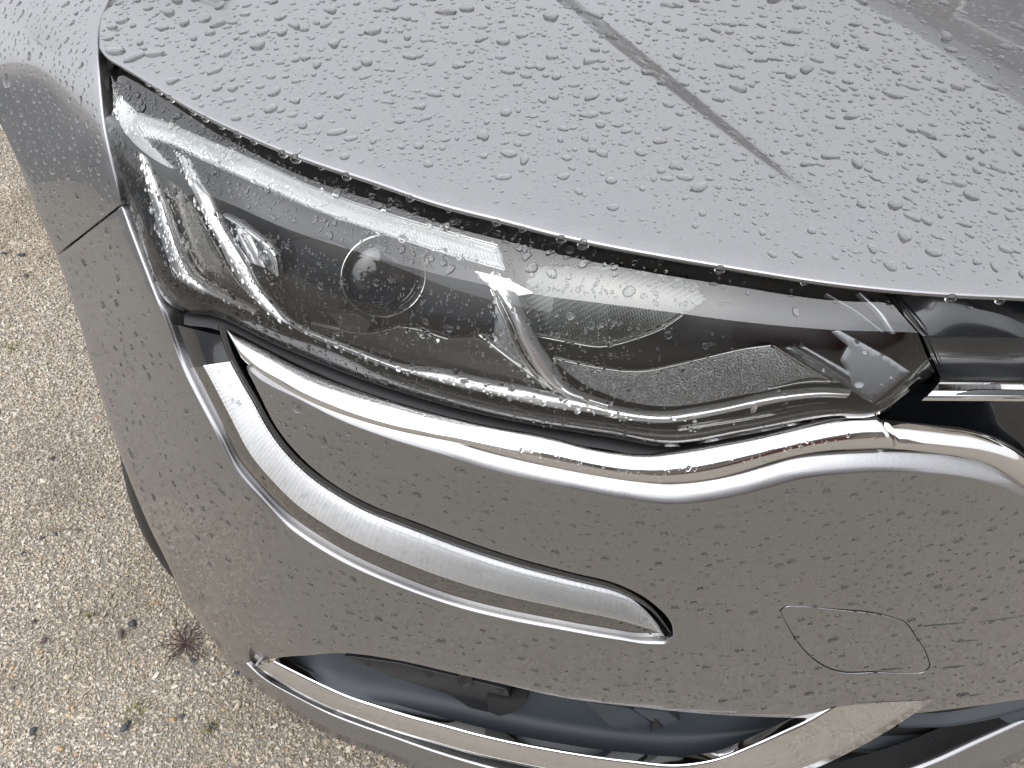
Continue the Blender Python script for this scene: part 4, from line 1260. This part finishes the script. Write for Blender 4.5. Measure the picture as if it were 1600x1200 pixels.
# headlight lens: sample on the lofted sheet
LR = np.stack(lens_rows)                                   # rows x cols x 3
def lens_drops(n, rad, rows, keep, region='headlight'):
    i = RNG.uniform(rows[0], rows[1], n); j = RNG.uniform(1, NU - 3, n)
    i0_, j0_ = i.astype(int), j.astype(int)
    fi, fj = (i - i0_)[:, None], (j - j0_)[:, None]
    i0_ = np.clip(i0_, 0, LR.shape[0] - 2)
    a_, b_, c_, d_ = LR[i0_, j0_], LR[i0_, j0_ + 1], LR[i0_ + 1, j0_], LR[i0_ + 1, j0_ + 1]
    P = (a_ * (1 - fj) + b_ * fj) * (1 - fi) + (c_ * (1 - fj) + d_ * fj) * fi
    N = np.cross(b_ - a_, c_ - a_); N /= np.linalg.norm(N, axis=1, keepdims=True)
    s = ((CAM - P) * N).sum(-1) < 0
    N[s] *= -1
    px, py = project(P)
    m = RNG.uniform(size=n) < keep(px, py)
    P, N = P[m], N[m]
    add_drops(region, P, N, rad(len(P)) * 0.5 / FPX)
lens_drops(4300, rad_mix(1.9, 0.32, 4.2, 0.07, 0.8, 7), (11, 24.5), lambda x, y: np.interp(x, [180, 300, 700, 900, 1050, 1150, 1300], [0.8, 1, 1, 0.7, 0.35, 0.1, 0.03]))
lens_drops(2300, rad_mix(1.8, 0.38, 4.6, 0.06, 0.8, 8), (3, 9.5), lambda x, y: np.interp(x, [180, 300, 700, 900, 1050, 1150, 1300], [1, 1, 0.9, 0.6, 0.25, 0.05, 0.02]))
# chrome trim, running light
def strip_drops(region, A, B, n, rad, lift=0.0):
    R = np.stack([A, B])
    j = RNG.integers(2, R.shape[1] - 3, n); u = RNG.uniform(0.12, 0.88, n)[:, None]; f = RNG.uniform(size=n)[:, None]
    a0_ = R[0, j] * (1 - f) + R[0, j + 1] * f; b0_ = R[1, j] * (1 - f) + R[1, j + 1] * f
    N = np.cross(R[0, j + 1] - R[0, j], b0_ - a0_); N /= np.linalg.norm(N, axis=1, keepdims=True)
    P = a0_ * (1 - u) + b0_ * u
    s = ((CAM - P) * N).sum(-1) < 0
    N[s] *= -1
    add_drops(region, P + N * lift * (4 * u * (1 - u)), N, rad(n) * 0.5 / FPX)
LR, NU_ = np.stack(trim_rows[1:-1]), NU
NU = 140
lens_drops(420, rad_mix(1.6, 0.35, 3.2, 0.08, 0.8, 6), (1, 10.5), lambda x, y: np.interp(x, [380, 700, 900, 1250, 1330], [0.35, 0.4, 1, 1, 0.25]), 'trim')
NU = NU_
strip_drops('running light', drl_row(0.46, 0.0024)[i0:end], drl_row(0.70, 0.0062)[i0:end], 170, rad_mix(1.7, 0.4, 3.2, 0.15, 0.8, 6))
strip_drops('running light', drl_row(0.12, 0.0088)[i0:end], drl_row(0.36, 0.0038)[i0:end], 90, rad_mix(1.6, 0.4, 3.5, 0.1, 0.8, 6))

# dome template
RK = [(1.0, -0.06), (0.985, 0.22), (0.90, 0.52), (0.72, 0.78), (0.42, 0.95)]
NS = 12
def drop_mesh(batch):
    n = len(batch)
    P = np.array([b[0] for b in batch]); N = np.array([b[1] for b in batch]); r = np.array([b[2] for b in batch])
    down = GRAV - N * (N @ GRAV)[:, None]
    ln = np.linalg.norm(down, axis=1, keepdims=True)
    down = np.where(ln > 0.02, down / np.maximum(ln, 1e-6), np.array([0.7, -0.7, 0]))
    # turn the long axis at random on flat panels, downhill on steep ones
    side = np.cross(N, down); side /= np.linalg.norm(side, axis=1, keepdims=True) + 1e-12
    steep = np.clip(ln[:, 0], 0, 1)
    ang = RNG.normal(0, 1, n) * (1.25 - 0.95 * steep)
    ax = down * np.cos(ang)[:, None] + side * np.sin(ang)[:, None]
    ay_ = np.cross(N, ax)
    th = np.linspace(0, 2 * np.pi, NS, endpoint=False)
    big = np.clip(r / 0.0028, 0, 1)
    f = np.ones((n, NS))
    for k, am in ((2, 0.15), (3, 0.12), (4, 0.045), (5, 0.04)):
        f += (am * (0.35 + 0.75 * big) * (1 - 0.7 * np.clip(steep - 0.4, 0, 0.6) / 0.6))[:, None] * RNG.normal(0, 0.8, (n, 1)) * np.cos(k * th[None] + RNG.uniform(0, 6.28, (n, 1)))
    f = np.clip(f, 0.45, 1.7)
    el = RNG.uniform(1.0, 1.45, n) * (1 - 0.08 * steep)
    h = r * RNG.uniform(0.24, 0.38, n) * (1 - 0.15 * big) * (1 + 0.5 * steep)
    V = []
    for q, z in RK:
        X = r[:, None] * f * q * np.cos(th) * el[:, None] + (h * max(z, 0) * 0.25 * steep)[:, None]
        Y = r[:, None] * f * q * np.sin(th) / np.sqrt(el)[:, None]
        V.append(P[:, None] + ax[:, None] * X[..., None] + ay_[:, None] * Y[..., None] + N[:, None] * (h * z)[:, None, None])
    V.append((P + ax * (h * 0.25 * steep)[:, None] + N * h[:, None])[:, None])
    V = np.concatenate(V, 1)                       # n, 5*NS+1, 3
    F = []
    for q in range(len(RK) - 1):
        for k in range(NS):
            k2 = (k + 1) % NS
            F += [(q * NS + k, q * NS + k2, (q + 1) * NS + k2), (q * NS + k, (q + 1) * NS + k2, (q + 1) * NS + k)]
    l_ = (len(RK) - 1) * NS
    for k in range(NS):
        F.append((l_ + k, l_ + (k + 1) % NS, len(RK) * NS))
    return V, np.array(F)
DROPS.sort(key=lambda d: -d[2])
BIG = [d for d in DROPS if d[3] in ('bonnet', 'wing', 'bumper', 'headlight')]
vis = []
for d in BIG:
    x_, y_ = project(d[0])
    if 5 < x_ < 1595 and 5 < y_ < 1195:
        vis.append(d)
    if len(vis) == 270: break
vis_ids = set(id(d) for d in vis)
rest = [d for d in DROPS if id(d) not in vis_ids]
WHERE = {'bonnet': ('large clear raindrop beaded on the grey bonnet', 'large raindrops on the bonnet'),
         'wing': ('large clear raindrop on the grey wing beside the headlight', 'large raindrops on the wing'),
         'bumper': ('large clear raindrop clinging to the grey front bumper', 'large raindrops on the bumper'),
         'headlight': ('large clear raindrop on the headlight lens', 'large raindrops on the headlight lens')}
Vb, Fb = drop_mesh(vis)
for k, d in enumerate(vis):
    o = raw_mesh('raindrop', Vb[k] - d[0], Fb, M_water, True)
    o.location = d[0]
    tag(o, WHERE[d[3]][0], 'raindrop', WHERE[d[3]][1])
Vr, Fr = drop_mesh(rest)
nv = Vr.shape[1]
allF = (Fr[None] + nv * np.arange(len(rest))[:, None, None]).reshape(-1, 3)
o = raw_mesh('small_raindrops', Vr.reshape(-1, 3), allF, M_water, True)
tag(o, 'small raindrops beaded all over the wet car panels', 'raindrops', kind='stuff')
print('drops', len(DROPS), len(rest))
# drops hanging from the bonnet edge
edge3 = np.column_stack([hx, hood_z(hx[:, 0], hx[:, 1])])
for x_, rp_ in [(232, 4), (247, 6), (268, 7), (302, 5), (318, 6), (345, 5), (372, 6), (400, 5), (441, 7), (464, 8), (505, 4), (540, 7), (590, 5), (640, 6), (700, 4), (778, 6), (820, 5), (877, 7), (909, 8), (1127, 7), (1260, 4), (1490, 7), (1562, 6)]:
    i_ = int(np.argmin(np.abs(_hs[:, 0] - x_)))
    e_ = edge3[i_]
    pr = rp_ * 0.46 / FPX
    outd = np.array([-0.25, -0.97, 0.0])
    c_ = e_ + outd * 0.0014 + np.array([0, 0, -0.0028])
    V = []; F = []
    prof = [(0.55, 0.9), (0.85, 0.4), (1.0, -0.1), (0.9, -0.6), (0.55, -1.0), (0.2, -1.15)]
    for q, z in prof:
        for k in range(12):
            a_ = 2 * math.pi * k / 12
            V.append((q * pr * 1.15 * math.cos(a_), q * pr * 0.75 * math.sin(a_), z * pr))
    V += [(0, 0, 1.0 * pr), (0, 0, -1.18 * pr)]
    for q in range(len(prof) - 1):
        for k in range(12):
            F.append((q * 12 + k, (q + 1) * 12 + k, (q + 1) * 12 + (k + 1) % 12, q * 12 + (k + 1) % 12))
    for k in range(12):
        F.append((k, (k + 1) % 12, 72)); F.append(((len(prof) - 1) * 12 + (k + 1) % 12, (len(prof) - 1) * 12 + k, 73))
    o = mesh_obj('hanging_raindrop', V, F, M_water)
    o.location = c_
    tag(o, 'clear raindrop hanging from the front edge of the bonnet', 'raindrop', 'raindrops hanging from the bonnet edge')

# ------------------------------------------------------------------ houses round the yard (seen as reflections in the paint and chrome)
M_wall_a = mat('render_wall', (0.30, 0.26, 0.22), 0.85)
M_wall_b = mat('stone_wall', (0.22, 0.19, 0.165), 0.9)
for m_, sc_ in ((M_wall_a, 6), (M_wall_b, 9)):
    nz = noise(m_, sc_, 5)
    c0 = bsdf(m_).inputs['Base Color'].default_value[:3]
    rp = ramp(m_, nz.outputs[0], [(0.3, tuple(c * 0.7 for c in c0)), (0.7, tuple(c * 1.2 for c in c0))])
    lk(m_, rp.outputs[0], bsdf(m_).inputs['Base Color'])
M_roof = mat('slate_roof', (0.06, 0.062, 0.07), 0.7)
M_door = mat('maroon_door', (0.14, 0.035, 0.03), 0.45)
M_frame = mat('white_frame', (0.7, 0.7, 0.68), 0.5)
def box(name, lo, hi, material, parent):
    x0, y0, z0 = lo; x1, y1, z1 = hi
    V = [(x0, y0, z0), (x1, y0, z0), (x1, y1, z0), (x0, y1, z0), (x0, y0, z1), (x1, y0, z1), (x1, y1, z1), (x0, y1, z1)]
    return mesh_obj(name, V, [(0, 3, 2, 1), (4, 5, 6, 7), (0, 1, 5, 4), (1, 2, 6, 5), (2, 3, 7, 6), (3, 0, 4, 7)], material, parent, smooth=False)
def house(name, loc, rz, w, d, eave, ridge, wall, label, door_w=0.95, windows=()):
    h = empty(name, loc)
    h.rotation_euler = (0, 0, math.radians(rz))
    tag(h, label, 'house')
    box('wall', (-w / 2, 0, 0), (w / 2, d, eave), wall, h)
    o = 0.35
    V = [(-w / 2 - o, -o, eave - 0.15), (w / 2 + o, -o, eave - 0.15), (w / 2 + o, d + o, eave - 0.15), (-w / 2 - o, d + o, eave - 0.15), (-w / 2 - o, d / 2, ridge), (w / 2 + o, d / 2, ridge)]
    rf_ = mesh_obj('roof', V, [(0, 1, 5, 4), (2, 3, 4, 5), (1, 2, 5), (3, 0, 4), (0, 3, 2, 1)], M_roof, h, smooth=False)
    box('chimney', (w * 0.25, d / 2 - 0.3, eave), (w * 0.25 + 0.6, d / 2 + 0.3, ridge + 0.7), wall, rf_)
    box('door', (-door_w / 2, -0.05, 0), (door_w / 2, -0.004, 2.15), M_door, h)
    for (x, z, ww, hh) in windows:
        f = box('window', (x - ww / 2 - 0.06, -0.05, z - 0.06), (x + ww / 2 + 0.06, -0.004, z + hh + 0.06), M_frame, h)
        box('pane', (x - ww / 2, -0.06, z), (x + ww / 2, -0.051, z + hh), M_glassdark, f)
    return h
house('house', (1.2, -6.2, 0), 180, 9.0, 6.0, 2.7, 4.6, M_wall_a, 'low rendered house with maroon garage door facing the car', 2.8, [(-3.0, 1.0, 1.1, 1.2), (3.0, 1.0, 1.1, 1.2)])
house('house', (6.0, 8.2, 0), -24, 8.0, 6.0, 4.9, 7.0, M_wall_b, 'tall stone house with slate roof behind the car', 1.0, [(-2.4, 0.9, 1.0, 1.4), (2.4, 0.9, 1.0, 1.4), (-2.4, 3.1, 1.0, 1.3), (0, 3.1, 1.0, 1.3), (2.4, 3.1, 1.0, 1.3)])
house('house', (-6.0, 11.0, 0), 18, 14.0, 6.0, 3.0, 5.0, M_wall_b, 'long low stone outbuilding with slate roof behind the car', 1.2, [(-4.0, 0.9, 1.0, 1.2), (3.5, 0.9, 1.0, 1.2)])

M_refl_sheet = mat('reflection_sheet_dark', (0.05, 0.051, 0.053), 0.6)  # dark sheet added out of view so the wing reflects darker ground
nz = noise(M_refl_sheet, 300, 3); bp = nd(M_refl_sheet, 'ShaderNodeBump'); bp.inputs['Strength'].default_value = 0.6; bp.inputs['Distance'].default_value = 0.004
lk(M_refl_sheet, nz.outputs[0], bp.inputs['Height']); lk(M_refl_sheet, bp.outputs[0], bsdf(M_refl_sheet).inputs['Normal'])
rd = mesh_obj('wing_reflection_sheet', [(-9.0, -30, 0.006), (-2.7, -30, 0.006), (-2.7, 30, 0.006), (-9.0, 30, 0.006)], [(0, 1, 2, 3)], M_refl_sheet, smooth=False)
tag(rd, 'unseen dark sheet on the ground, added for the wing to mirror', 'wing_reflection_sheet', kind='structure')
# ------------------------------------------------------------------ small things lying on the ground
def gpt(px, py):
    t = t_for_z(px, py, 0.0)
    return at(np.float64(px), np.float64(py), t)
M_flint = mat('dark_flint', (0.035, 0.042, 0.05), 0.5)
M_brown = mat('brown_stone', (0.09, 0.055, 0.055), 0.6)
M_ochre = mat('ochre_stone', (0.42, 0.27, 0.13), 0.7)
def stone(px, py, r, material, label, group):
    c = gpt(px, py)
    n1, n2 = 6, 9
    ph = RNG.uniform(0, 6.28, 3)
    V = []
    for i in range(1, n1):
        th = math.pi * i / n1
        for j in range(n2):
            a = 2 * math.pi * j / n2
            q = 1 + 0.22 * math.sin(2 * a + ph[0]) + 0.15 * math.sin(3 * a + ph[1] + th) + RNG.normal(0, 0.05)
            V.append((q * math.sin(th) * math.cos(a) * r * 1.25, q * math.sin(th) * math.sin(a) * r * 0.85, r * 0.6 * math.cos(th)))
    V += [(0, 0, r * 0.6), (0, 0, -r * 0.6)]
    F = []
    for i in range(n1 - 2):
        for j in range(n2):
            F.append((i * n2 + j, (i + 1) * n2 + j, (i + 1) * n2 + (j + 1) % n2, i * n2 + (j + 1) % n2))
    for j in range(n2):
        F.append((len(V) - 2, j, (j + 1) % n2)); F.append((len(V) - 1, (n1 - 2) * n2 + (j + 1) % n2, (n1 - 2) * n2 + j))
    o = mesh_obj('stone', V, F, material, smooth=False)
    o.location = (c[0], c[1], r * 0.6 + 0.0022)
    o.rotation_euler = (0, 0, random.uniform(0, 6.28))
    tag(o, label, 'stone', group)
for px_, py_, r_ in [(209, 977, 0.0072), (198, 1138, 0.0075), (54, 1144, 0.006), (303, 1034, 0.0045), (334, 1136, 0.006), (89, 836, 0.004), (68, 843, 0.004), (35, 401, 0.008), (8, 398, 0.006), (43, 433, 0.006), (37, 866, 0.0035), (287, 1121, 0.0045), (371, 1053, 0.004)]:
    stone(px_, py_, r_ * 0.8, M_flint, 'small dark blue-grey stone among the pale chippings', 'dark stones on the ground')
for px_, py_, r_ in [(191, 993, 0.007), (71, 1003, 0.0055), (54, 973, 0.004), (83, 718, 0.0045)]:
    stone(px_, py_, r_ * 0.8, M_brown, 'small purplish brown stone among the pale chippings', 'brown stones on the ground')
for px_, py_, r_ in [(96, 1172, 0.0045), (66, 1020, 0.0035), (21, 1045, 0.004), (241, 943, 0.0035), (115, 1107, 0.004), (270, 1126, 0.004), (120, 1180, 0.0035)]:
    stone(px_, py_, r_ * 0.7, M_ochre, 'small ochre stone among the pale chippings', 'ochre stones on the ground')
# dead rosette weed
M_weed = mat('dead_weed', (0.07, 0.04, 0.035), 0.8)
M_moss = mat('green_grass', (0.22, 0.21, 0.08), 0.7)
M_twig = mat('dry_twig', (0.16, 0.12, 0.09), 0.8)
c = gpt(293, 1010)
wd = empty('dead_weed', c)
tag(wd, 'dark dried-up rosette weed flat on the gravel beside the bumper', 'weed')
for k in range(17):
    a0 = 2 * math.pi * k / 17 + random.uniform(-.2, .2)
    L = random.uniform(0.022, 0.052)
    pts = []
    for u in np.linspace(0, 1, 6):
        pts.append((math.cos(a0 + 0.5 * u * random.uniform(-1, 1) * .4) * L * u, math.sin(a0) * L * u, 0.006 + 0.006 * math.sin(u * 3.1)))
    tube('stem', pts, 0.0011, M_weed, wd, 5, [1, 1, .9, .8, .6, .3])
    for u, sd_ in ((0.55, .6), (0.75, -.6)):
        b0 = np.array(pts[int(u * 5)])
        e0 = b0 + np.array([math.cos(a0 + sd_), math.sin(a0 + sd_), 0.1]) * L * 0.28
        tube('twiglet', [b0, (b0 + e0) / 2 + np.array([0, 0, 0.001]), e0], 0.0008, M_weed, wd, 4, [1, .8, .3])
for (px_, py_, nb, sp_, lab) in [(212, 1112, 16, 0.022, 'small tuft of yellow-green grass growing in the open gravel'), (330, 1145, 10, 0.013, 'tiny sparse green tuft in the gravel near the bumper lip'),
                                 (20, 545, 12, 0.022, 'faint tuft of moss-green grass out in the gravel'), (140, 985 - 20, 7, 0.01, 'single wisp of green between pale stones')]:
    c = gpt(px_, py_)
    tf = empty('grass_tuft', c)
    tag(tf, lab, 'grass')
    for k in range(nb):
        a0 = random.uniform(0, 6.28); L = random.uniform(0.4, 1.0) * sp_
        x0, y0 = random.gauss(0, sp_ * .3), random.gauss(0, sp_ * .3)
        pts = [(x0 + math.cos(a0) * L * u, y0 + math.sin(a0) * L * u, 0.002 + 0.010 * math.sin(u * 2.4)) for u in np.linspace(0, 1, 5)]
        tube('blade', pts, 0.0007, M_moss, tf, 4, [1, .9, .8, .6, .2])
c0, c1 = gpt(76, 831), gpt(131, 832)
tw = tube('twig', [c0 + (0, 0, .0065), (c0 + c1) / 2 + (0, 0.001, .008), c1 + (0, 0, .0065)], 0.0013, M_twig, None, 6)
tag(tw, 'thin straight dry twig lying on the gravel', 'twig')

# scuffs on the bumper corner
M_scuff = mat('scuff_mark', (0.05, 0.058, 0.052), 0.7)
for (x0, y0, x1, y1, w_) in [(1432, 979, 1508, 973, 3.0), (1528, 972, 1600, 963, 1.6), (1488, 1003, 1530, 1000, 2.2), (1470, 1044, 1508, 1040, 4.5), (1500, 1090, 1536, 1084, 2.4), (1330, 1098, 1452, 1094, 1.8), (1372, 1047, 1412, 1044, 2.6)]:
    a_ = []
    for u in np.linspace(0, 1, 9):
        a_.append((x0 + (x1 - x0) * u, y0 + (y1 - y0) * u - w_ * math.sin(math.pi * u) * random.uniform(.2, .6)))
    b_ = []
    for u in np.linspace(1, 0, 9):
        b_.append((x0 + (x1 - x0) * u, y0 + (y1 - y0) * u + w_ * math.sin(math.pi * u) * random.uniform(.1, .6) + 0.3))
    q_ = np.array(a_ + b_)
    pp = np.stack([body_surf(q_[:, 0], q_[:, 1]) - ray(q_[:, 0], q_[:, 1]) * 0.00018], 0)[0]
    F_ = [(i, i + 1, 17 - i - 1, 17 - i) for i in range(8)]
    o = mesh_obj('scuff', pp, F_, M_scuff)
    part(o, bumper)
